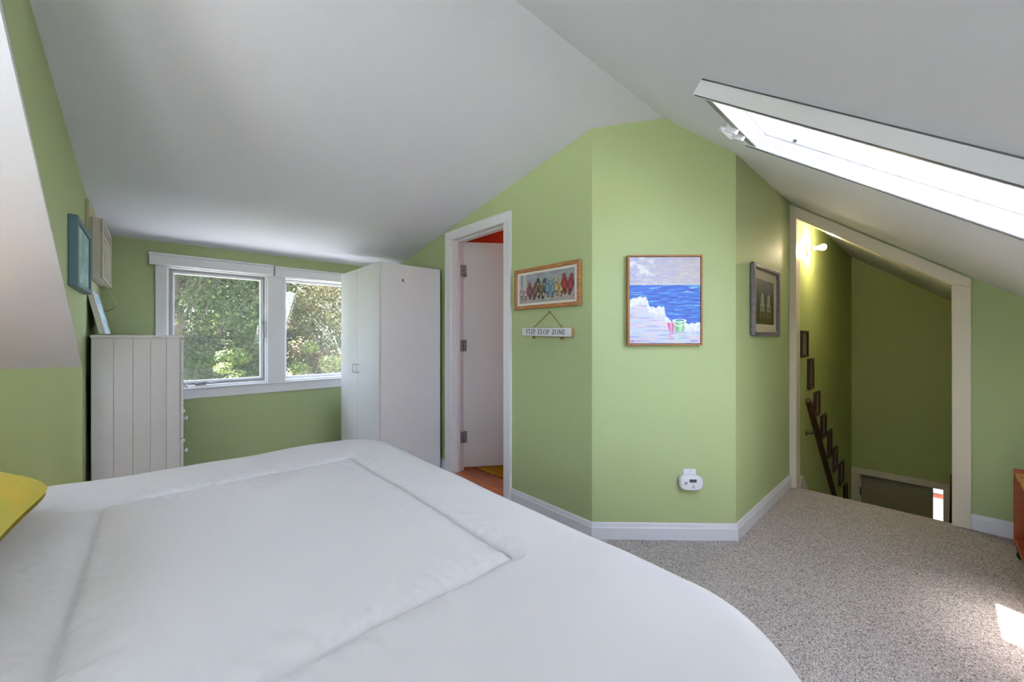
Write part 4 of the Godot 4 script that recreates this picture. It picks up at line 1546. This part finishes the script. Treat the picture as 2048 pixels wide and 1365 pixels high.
# ---------------------------------------------------------------- pictures on the door side
func build_wall_art() -> void:
	# print of sandals
	var ex := P(0, -1, 0)
	var ey := Vector3.UP
	var en := P(-1, 0, 0)
	var o := P(WALL_DOOR, 1.771, 1.540)
	var f := thing("picture", P(WALL_DOOR, 1.771, 1.40), "wooden framed print of a row of colourful flip-flops", "picture")
	var st := mb()
	frame_rails(st, o, ex, ey, en, 0.592, 0.284, 0.026, 0.024, 0.004)
	part(f, "frame", st, M.oak)
	part(f, "backing", slab(o, ex, ey, en, 0.548, 0.24, 0.008), M.dark)
	part(f, "mat", slab(o + en * 0.008, ex, ey, en, 0.545, 0.238, 0.004), M.mat_board)
	part(f, "print", sheet(o + en * 0.0125, ex, ey, en, 0.497, 0.200), picture(sandals_image(), 0.4))
	# hanging sign
	var s := thing("sign", P(WALL_DOOR - 0.02, 1.755, 1.21), "white wooden sign on a rope reading FLIP FLOP ZONE", "sign")
	var roll := 0.022
	var exr := ex.rotated(en, -roll)
	var eyr := ey.rotated(en, -roll)
	if exr.y > 0:
		exr = ex.rotated(en, roll)
		eyr = ey.rotated(en, roll)
	var so := P(WALL_DOOR - 0.004, 1.752, 1.238)
	st = mb()
	cbox(st, Transform3D(Basis(exr, eyr, en), so + en * 0.014), Vector3(0.436, 0.060, 0.028), 0.009)
	part(s, "board", st, M.blond_wood)
	st = mb()
	cbox(st, Transform3D(Basis(exr, eyr, en), so + en * 0.0275), Vector3(0.432, 0.056, 0.004), 0.0018)
	part(s, "painted_face", st, M.weathered)
	var tm := TextMesh.new()
	var font := SystemFont.new()
	font.font_names = PackedStringArray(["Droid Serif"])
	tm.font = font
	tm.text = "FLIP  FLOP  ZONE"
	tm.font_size = 32
	tm.pixel_size = 0.0013
	tm.depth = 0.0012
	var tmi := MeshInstance3D.new()
	tmi.name = "lettering"
	tmi.mesh = tm
	tmi.material_override = M.dark
	tmi.transform = Transform3D(Basis(exr, eyr, en), so + en * 0.0300 - s.position - exr * 0.004)
	s.add_child(tmi)
	st = mb()
	var apex := P(WALL_DOOR - 0.008, 1.736, 1.372)
	for e in [-0.122, 0.128]:
		tube(st, [apex, so + exr * e + eyr * 0.031 + en * 0.012], 0.0032, 8)
		tube(st, [so + exr * e + eyr * 0.031 + en * 0.012, so + exr * e - eyr * 0.034 + en * 0.012], 0.0032, 8)
	part(s, "rope", st, M.rope)
	for e in [-0.122, 0.128]:
		st = mb()
		var kc: Vector3 = so + exr * e - eyr * 0.037 + en * 0.012
		lathe(st, Transform3D(Basis(), kc), [Vector2(0, 0.009), Vector2(0.008, 0.005), Vector2(0.010, 0.0), Vector2(0.007, -0.006), Vector2(0, -0.009)], 10)
		tube(st, [kc, kc + exr * 0.016 - eyr * 0.008], 0.003, 6)
		tube(st, [kc, kc - exr * 0.012 - eyr * 0.012], 0.003, 6)
		part(s, "knot", st, M.rope)
	st = mb()
	lathe(st, Transform3D(Basis(Vector3.BACK, PI / 2), P(WALL_DOOR, 1.736, 1.373)), [Vector2(0.002, 0.0), Vector2(0.002, 0.012), Vector2(0.004, 0.013), Vector2(0.0, 0.016)], 8)
	part(s, "nail", st, M.dark)
	# beach painting on the angled wall
	var along := P(0.723, -0.691, 0)
	var n := P(-0.691, -0.723, 0)
	var c0 := P(WALL_DOOR, 1.402, 0)
	var po := c0 + along * 0.4205 + Vector3.UP * 1.421
	var pc := thing("painting", c0 + along * 0.4205 + Vector3.UP * 1.16, "beach painting of blue sea with pink and green pails", "painting")
	st = mb()
	frame_rails(st, po, along, ey, n, 0.436, 0.532, 0.009, 0.037, 0.001)
	part(pc, "frame", st, M.oak)
	st = mb()
	cbox(st, Transform3D(Basis(along, ey, n), po + n * 0.016), Vector3(0.412, 0.508, 0.030), 0.001)
	part(pc, "canvas", st, M.mat_board)
	part(pc, "painted_scene", sheet(po + n * 0.0316, along, ey, n, 0.411, 0.507), picture(beach_image(), 0.5))
	# outlet plate and plug-in alarm
	var oc := c0 + along * 0.577 + Vector3.UP * 0.345
	var pt := thing("outlet", oc - Vector3.UP * 0.057, "white outlet plate behind the plug-in alarm", "outlet")
	st = mb()
	cbox(st, Transform3D(Basis(along, ey, n), oc + n * 0.003 + Vector3.UP * 0.018), Vector3(0.074, 0.116, 0.006), 0.002)
	part(pt, "cover_plate", st, M.plastic)
	st = mb()
	lathe(st, Transform3D(Basis(along, n, along.cross(n)), oc + n * 0.0058 + Vector3.UP * 0.066), [Vector2(0.003, 0.0), Vector2(0.003, 0.001), Vector2(0, 0.0014)], 10)
	part(pt, "screw", st, M.grey_metal)
	var ao := c0 + along * 0.574 + Vector3.UP * 0.348 + n * 0.0085
	var al := thing("alarm", ao - Vector3.UP * 0.043, "white plug-in gas alarm with a small display", "alarm")
	st = mb()
	oval_body(st, ao, along, n, 0.066, 0.043, 0.038)
	part(al, "housing", st, M.plastic)
	st = mb()
	var tl := Basis(along, ey, n)
	cbox(st, Transform3D(tl, ao + n * 0.0385 + along * 0.004 + Vector3.UP * 0.016), Vector3(0.040, 0.017, 0.002), 0.0005)
	var scr := part(al, "display_bezel", st, M.black)
	st = mb()
	cbox(st, Transform3D(tl, ao + n * 0.0396 + along * 0.004 + Vector3.UP * 0.016), Vector3(0.030, 0.011, 0.001))
	part(scr, "display", st, mat(rgb(72, 84, 82), 0.3))
	for k in 2:
		st = mb()
		cbox(st, Transform3D(tl.rotated(n, 0.25), ao + n * 0.0385 - along * (0.036 + k * 0.001) + Vector3.UP * (0.006 - k * 0.008)), Vector3(0.018, 0.003, 0.002))
		part(al, "vent", st, M.black)
	st = mb()
	cbox(st, Transform3D(tl.rotated(n, PI / 4), ao + n * 0.0385 + along * 0.006 - Vector3.UP * 0.012), Vector3(0.006, 0.006, 0.0016), 0.0005)
	part(al, "button", st, M.dark_metal)
	st = mb()
	cbox(st, Transform3D(tl, ao + n * 0.0382 + along * 0.006 - Vector3.UP * 0.0205), Vector3(0.016, 0.0022, 0.001))
	part(al, "printed_line", st, M.grey_metal)
	for q in [[0.006, -0.0245, 0.022], [0.004, 0.0035, 0.018]]:
		st = mb()
		cbox(st, Transform3D(tl, ao + n * 0.0382 + along * q[0] + Vector3.UP * q[1]), Vector3(q[2], 0.0018, 0.001))
		part(al, "printed_line", st, M.grey_metal)
	# print of garden chairs beside the stairs
	var ex2 := P(1, 0, 0)
	var en2 := P(0, -1, 0)
	var o2 := P(3.085, WALL_ALCOVE, 1.447)
	var ch := thing("picture", P(3.085, WALL_ALCOVE, 1.21), "pewter framed dark print of two white garden chairs", "picture")
	st = mb()
	frame_rails(st, o2, ex2, ey, en2, 0.60, 0.475, 0.036, 0.028, 0.009)
	part(ch, "frame", st, M.pewter)
	part(ch, "mat", slab(o2, ex2, ey, en2, 0.54, 0.415, 0.010), M.cream_board)
	part(ch, "print", sheet(o2 + en2 * 0.0106 - ey * 0.006, ex2, ey, en2, 0.40, 0.30), picture(chairs_image(), 0.35))

func oval_body(st: SurfaceTool, o: Vector3, ex: Vector3, en: Vector3, rx: float, ry: float, d: float) -> void:
	var sides := 40
	var rings := [[1.0, 0.0], [1.0, d * 0.72], [0.96, d * 0.88], [0.86, d * 0.97], [0.6, d], [0.0, d]]
	var pts := []
	for r in rings:
		var row := []
		for k in sides:
			var t := TAU * k / sides
			var c := cos(t)
			var s := sin(t)
			var q := Vector2(signf(c) * pow(absf(c), 0.62), signf(s) * pow(absf(s), 0.62))
			row.append(o + ex * q.x * rx * r[0] + Vector3.UP * q.y * ry * r[0] + en * r[1])
		pts.append(row)
	for i in rings.size() - 1:
		for k in sides:
			var l := (k + 1) % sides
			var hint: Vector3 = (pts[i][k] + pts[i + 1][l]) / 2 - (o + en * d * 0.4)
			quad(st, pts[i][k], pts[i][l], pts[i + 1][l], pts[i + 1][k], hint)

# ---------------------------------------------------------------- stairwell things
func build_stair_things() -> void:
	var B := 0.78
	# porcelain lamp holder with a bare bulb
	var lh := thing("wall_lamp", P(4.21, B, 1.97), "bare glowing bulb in a white porcelain wall holder", "lamp")
	var bs := Basis(Vector3.RIGHT, P(0, -1, 0), Vector3.RIGHT.cross(P(0, -1, 0)))
	var st := mb()
	lathe(st, Transform3D(bs, P(4.21, B, 1.975)), [Vector2(0.058, 0.0), Vector2(0.058, 0.008), Vector2(0.050, 0.014), Vector2(0.024, 0.018), Vector2(0.021, 0.024)], 28)
	part(lh, "base", st, M.porcelain)
	st = mb()
	lathe(st, Transform3D(bs, P(4.21, B, 1.975)), [Vector2(0.021, 0.022), Vector2(0.019, 0.028), Vector2(0.021, 0.034), Vector2(0.019, 0.040), Vector2(0.021, 0.046), Vector2(0.019, 0.052), Vector2(0.017, 0.06), Vector2(0.0, 0.06)], 20)
	part(lh, "socket", st, M.porcelain)
	st = mb()
	lathe(st, Transform3D(bs, P(4.21, B, 1.975)), [Vector2(0.0135, 0.058), Vector2(0.015, 0.072), Vector2(0.023, 0.088), Vector2(0.029, 0.104), Vector2(0.028, 0.118), Vector2(0.020, 0.130), Vector2(0.0, 0.136)], 24)
	part(lh, "bulb", st, M.bulb)
	var om := OmniLight3D.new()
	om.name = "bulb_light"
	om.position = P(4.21, B - 0.105, 1.975)
	om.light_color = rgb(255, 230, 190)
	om.light_energy = 0.3
	om.light_size = 0.03
	om.omni_range = 14.0
	om.omni_attenuation = 2.0
	om.shadow_enabled = true
	add_child(om)
	# eight small frames stepping down with the stairs
	var rows := [[3.923, 4.155, 1.036, 1.259], [4.19, 4.375, 0.747, 1.017], [4.439, 4.64, 0.473, 0.70], [4.746, 4.95, 0.216, 0.445], [5.092, 5.25, -0.042, 0.241], [5.377, 5.595, -0.252, 0.0], [5.755, 6.02, -0.497, -0.248], [6.077, 6.27, -0.80, -0.577]]
	var names := ["topmost small dark-framed print in the row down the stairs", "second small dark-framed print down the stairs, above the handrail's end", "third small dark-framed print down the stairs, beside the handrail's end", "fourth small dark-framed print down the stairs from the top", "fifth small dark-framed print down the stairs from the top", "sixth small dark-framed print down the stairs from the top", "seventh small dark-framed print down the stairs from the top", "lowest small dark-framed print, half hidden by the carpet edge"]
	var ex := P(1, 0, 0)
	var en := P(0, -1, 0)
	var pm := picture(wash_image(64, 80, [rgb(96, 100, 70), rgb(128, 124, 92), rgb(160, 150, 116)], 0.06, 81), 0.4)
	for i in rows.size():
		var r: Array = rows[i]
		var w: float = r[1] - r[0]
		var h: float = r[3] - r[2]
		var f := thing("small_picture", P((r[0] + r[1]) / 2, B, r[2]), names[i], "picture", "small prints down the stairs")
		var o := P((r[0] + r[1]) / 2, B, (r[2] + r[3]) / 2)
		st = mb()
		frame_rails(st, o, ex, Vector3.UP, en, w, h, 0.022, 0.022, 0.003)
		part(f, "frame", st, M.walnut)
		part(f, "print", sheet(o + en * 0.008, ex, Vector3.UP, en, w - 0.042, h - 0.042), pm)
	# handrails
	var rl := thing("handrail", P(4.2, 0.72, 0.3), "dark wooden handrail on the wall below the small prints", "handrail")
	st = mb()
	var top := P(3.93, 0.722, 0.69)
	var dn := P(6.3, 0.722, 0.69 - 2.37 * 0.94)
	tube(st, [top, dn], 0.023, 16)
	part(rl, "rail", st, M.walnut)
	for a in [4.19, 5.6]:
		st = mb()
		var z: float = 0.69 - (a - 3.93) * 0.94
		lathe(st, Transform3D(Basis(Vector3.RIGHT, P(0, -1, 0), Vector3.RIGHT.cross(P(0, -1, 0))), P(a - 0.03, 0.78, z - 0.075)), [Vector2(0.02, 0.0), Vector2(0.02, 0.004), Vector2(0.008, 0.008), Vector2(0, 0.009)], 14)
		tube(st, [P(a - 0.03, 0.778, z - 0.075), P(a - 0.03, 0.74, z - 0.07), P(a - 0.01, 0.722, z - 0.04), P(a, 0.722, z - 0.02)], 0.006, 8)
		part(rl, "bracket", st, M.dark_metal)
	var r2 := thing("handrail", P(4.6, -0.075, 0.0), "dark handrail on the right stairwell wall, mostly hidden by the casing", "handrail")
	st = mb()
	tube(st, [P(4.55, -0.076, 0.13), P(6.3, -0.076, 0.13 - 1.75 * 0.94)], 0.020, 14)
	part(r2, "rail", st, M.walnut)
	for a in [4.8, 5.8]:
		st = mb()
		var z: float = 0.13 - (a - 4.55) * 0.94
		tube(st, [P(a, -0.10, z - 0.07), P(a, -0.085, z - 0.065), P(a, -0.076, z - 0.02)], 0.006, 8)
		part(r2, "bracket", st, M.dark_metal)

# ---------------------------------------------------------------- wooden cart at the right edge
func build_cart() -> void:
	var a0 := 2.62
	var a1 := 3.50
	var bf := -0.275
	var bb := -0.68
	var c := thing("shelf_cart", P(3.05, -0.48, 0), "low reddish wooden shelf on black casters at the right edge", "shelf")
	var st := mb()
	box(st, a1 - 0.02, a1, bb, bf, 0.062, 0.478, 0.002)
	part(c, "side_panel", st, M.mahogany)
	st = mb()
	box(st, a0, a0 + 0.02, bb, bf, 0.062, 0.478, 0.002)
	part(c, "side_panel", st, M.mahogany)
	st = mb()
	box(st, a0 + 0.02, a1 - 0.02, bb, bf - 0.004, 0.44, 0.46, 0.002)
	part(c, "top_shelf", st, M.blond_wood)
	st = mb()
	box(st, a0 + 0.02, a1 - 0.02, bb, bf - 0.003, 0.078, 0.10, 0.002)
	part(c, "bottom_shelf", st, M.mahogany)
	st = mb()
	box(st, a0 + 0.02, a1 - 0.02, bb, bb + 0.008, 0.10, 0.44)
	part(c, "back_panel", st, M.mahogany)
	for q in [[a0 + 0.05, bf - 0.05], [a0 + 0.05, bb + 0.05], [a1 - 0.06, bf - 0.03], [a1 - 0.06, bb + 0.05]]:
		st = mb()
		lathe(st, Transform3D(Basis(Vector3.BACK, PI / 2), P(q[0] + 0.012, q[1], 0.026)), [Vector2(0.0, 0.026), Vector2(0.02, 0.026), Vector2(0.026, 0.02), Vector2(0.026, 0.002), Vector2(0.02, -0.004), Vector2(0, -0.004)], 18)
		cbox(st, Transform3D(Basis(), P(q[0], q[1], 0.058)), Vector3(0.05, 0.012, 0.05), 0.004)
		cbox(st, Transform3D(Basis(), P(q[0] - 0.012, q[1], 0.042)), Vector3(0.05, 0.03, 0.046), 0.012)
		part(c, "caster", st, M.black)

# ---------------------------------------------------------------- bedside table and lamp, just outside the frame
func build_night_table() -> void:
	var t := thing("night_table", P(-1.0, 2.55, 0), "small white bedside table beside the knee wall", "table")
	var st := mb()
	box(st, -1.22, -0.80, 2.34, 2.76, 0.58, 0.6, 0.004)
	part(t, "top", st, M.cabinet)
	for q in [[-1.19, 2.37], [-1.19, 2.73], [-0.83, 2.37], [-0.83, 2.73]]:
		st = mb()
		box(st, q[0] - 0.018, q[0] + 0.018, q[1] - 0.018, q[1] + 0.018, 0, 0.58, 0.003)
		part(t, "leg", st, M.cabinet)
	var l := thing("table_lamp", P(-1.0, 2.55, 0.6), "table lamp with a cream shade on the bedside table", "lamp")
	st = mb()
	lathe(st, Transform3D(Basis(), P(-1.0, 2.55, 0.6)), [Vector2(0.0, 0.0), Vector2(0.07, 0.0), Vector2(0.07, 0.015), Vector2(0.03, 0.03), Vector2(0.05, 0.1), Vector2(0.03, 0.18), Vector2(0.012, 0.2), Vector2(0.012, 0.24)], 24)
	part(l, "base", st, M.porcelain)
	st = mb()
	lathe(st, Transform3D(Basis(), P(-1.0, 2.55, 0.6)), [Vector2(0.15, 0.2), Vector2(0.10, 0.4)], 28)
	lathe(st, Transform3D(Basis(), P(-1.0, 2.55, 0.6)), [Vector2(0.148, 0.2), Vector2(0.098, 0.4)], 28)
	part(l, "shade", st, M.shade)
	st = mb()
	lathe(st, Transform3D(Basis(), P(-1.0, 2.55, 0.6)), [Vector2(0.012, 0.23), Vector2(0.028, 0.27), Vector2(0.03, 0.30), Vector2(0.018, 0.325), Vector2(0, 0.33)], 18)
	part(l, "bulb", st, M.bulb)
	var om := OmniLight3D.new()
	om.name = "table_lamp_light"
	om.position = P(-1.0, 2.55, 0.89)
	om.light_color = rgb(255, 206, 140)
	om.light_energy = 0.2
	om.light_size = 0.03
	om.omni_range = 12.0
	om.omni_attenuation = 2.0
	om.shadow_enabled = true
	add_child(om)

# ---------------------------------------------------------------- outdoors
func build_outside() -> void:
	var st := mb()
	box(st, -40, 60, -40, 7.4, -3.2, -3.0)
	struct("ground", st, M.bounce_ground, "unseen yard around the house, made pale to bounce light indoors")
	st = mb()
	box(st, -40, 60, 7.4, 60, -3.25, -3.0)
	struct("ground", st, M.lawn, "dark leafy ground under the trees")
	var greens := [rgb(74, 98, 44), rgb(58, 84, 40), rgb(96, 118, 56), rgb(116, 128, 66), rgb(48, 70, 40)]
	var light_greens := [rgb(118, 138, 62), rgb(138, 152, 76), rgb(96, 122, 52), rgb(150, 150, 84), rgb(84, 110, 50)]
	var dry := [rgb(132, 126, 74), rgb(100, 110, 60), rgb(150, 120, 78), rgb(84, 98, 52), rgb(112, 116, 66)]
	tree("tall_tree", P(0.3, 11.4, -3), 9.5, 2.2, greens, 100000, 0.072, "dense green tree seen through the left window", 1)
	tree("tall_tree", P(4.6, 12.4, -3), 9.0, 2.2, dry, 90000, 0.072, "olive-leaved tree seen through the right window", 2)
	tree("tall_tree", P(0.7, 17.4, -3), 10.5, 2.9, greens, 90000, 0.12, "darker tree directly behind the dense green one", 3)
	tree("tall_tree", P(7.0, 18.4, -3), 10.0, 3.1, dry, 50000, 0.15, "pale tree at the right behind the wardrobe side", 4)
	tree("tall_tree", P(-5.6, 16.5, -3), 10.0, 3.2, greens, 40000, 0.17, "tree standing left of the dense green one", 5)
	tree("tall_tree", P(4.2, 25.0, -3), 12.0, 3.6, greens, 90000, 0.2, "tall dark tree farthest from the windows", 9)
	tree("tall_tree", P(-3.6, 25.0, -3), 12.0, 4.0, greens, 60000, 0.24, "far tree at the left, behind the others", 10)
	tree("shrub", P(1.2, 8.5, -3), 3.95, 0.8, light_greens, 26000, 0.055, "yellow-green shrub low in the left window's right corner", 6)
	tree("shrub", P(3.0, 9.2, -3), 4.3, 0.95, light_greens, 34000, 0.055, "sunlit light green shrub low in the right window", 7)
	tree("shrub", P(-0.7, 8.8, -3), 3.8, 0.9, greens, 20000, 0.06, "dark green shrub low behind the chest of drawers", 8)

func tree(called: String, at: Vector3, height: float, spread: float, cols: Array, count: int, size: float, label: String, sd: int) -> void:
	var r := RandomNumberGenerator.new()
	r.seed = 100 + sd
	var root := thing(called, at, label, "tree" if called == "tall_tree" else "shrub", "trees outside the window" if called == "tall_tree" else "shrubs outside the window")
	var n := FastNoiseLite.new()
	n.seed = sd
	n.frequency = 0.6
	var st := mb()
	var path := []
	for i in 8:
		var k := i / 7.0
		path.append(at + Vector3(0.25 * sin(k * 3.0 + sd), k * height * 0.85, 0.2 * cos(k * 2.5 + sd) - 0.2 * cos(float(sd))))
	for i in 7:
		tube(st, [path[i], path[i + 1]], lerpf(0.16, 0.03, i / 6.0) * (1.0 if called == "tall_tree" else 0.35), 9)
	part(root, "trunk", st, M.birch if sd == 2 else M.bark)
	# limbs carrying clumps of leaves
	var clumps := []
	var lo := 0.22 if called == "tall_tree" else 0.2
	var nc := 170 if called == "tall_tree" else 42
	st = mb()
	for i in nc:
		var k := lo + (1.0 - lo) * pow(r.randf(), 0.9)
		var rad := spread * (0.55 + 0.45 * sin(PI * clampf((k - lo) / (1.05 - lo), 0, 1))) * sqrt(r.randf())
		var th := r.randf() * TAU
		var c := at + Vector3(cos(th) * rad, k * height, sin(th) * rad)
		clumps.append([c, r.randf_range(0.38, 0.72) * spread * 0.40, r.randf()])
		if i % 3 == 0:
			var p0: Vector3 = path[clampi(int(k * 6.0), 0, 7)]
			tube(st, [p0, p0.lerp(c, 0.5) + Vector3.UP * 0.1, c], 0.012, 5)
	part(root, "branches", st, M.birch if sd == 2 else M.bark)
	var mm := MultiMesh.new()
	mm.transform_format = MultiMesh.TRANSFORM_3D
	mm.use_colors = true
	var lf := mb()
	for s in [-1.0, 1.0]:
		var nn := Vector3(-s * 0.25, 1, 0).normalized()
		var m1 := Vector3(s * 0.26, 0.07, -0.12)
		var m2 := Vector3(s * 0.2, 0.06, 0.15)
		tri(lf, Vector3(0, 0, -0.5), m1, m2, nn)
		tri(lf, Vector3(0, 0, -0.5), m2, Vector3(0, -0.03, 0.5), nn)
	mm.mesh = lf.commit()
	mm.instance_count = count
	for i in count:
		var c: Array = clumps[r.randi() % clumps.size()]
		var d := Vector3(r.randfn(), r.randfn(), r.randfn()).normalized()
		var rad: float = c[1] * (0.55 + 0.5 * pow(r.randf(), 0.5))
		var p: Vector3 = c[0] + d * Vector3(1.0, 0.75, 1.0) * rad
		var up := (d * 0.6 + Vector3.UP * 0.7 + Vector3(r.randfn(), r.randfn(), r.randfn()) * 0.35).normalized()
		var f := up.cross(Vector3(r.randfn(), r.randfn() * 0.4, r.randfn()).normalized()).normalized()
		var bs := Basis(up.cross(f), up, f).scaled(Vector3.ONE * size * r.randf_range(0.6, 1.25))
		mm.set_instance_transform(i, Transform3D(bs, p - at))
		var col: Color = cols[int(c[2] * 0.999 * cols.size())]
		col = col.lerp(cols[r.randi() % cols.size()], 0.45)
		mm.set_instance_color(i, col.srgb_to_linear() * r.randf_range(0.10, 0.44))
	var mi := MultiMeshInstance3D.new()
	mi.name = "foliage"
	mi.multimesh = mm
	mi.material_override = M.leaf
	mi.set_meta("kind", "stuff")
	root.add_child(mi)
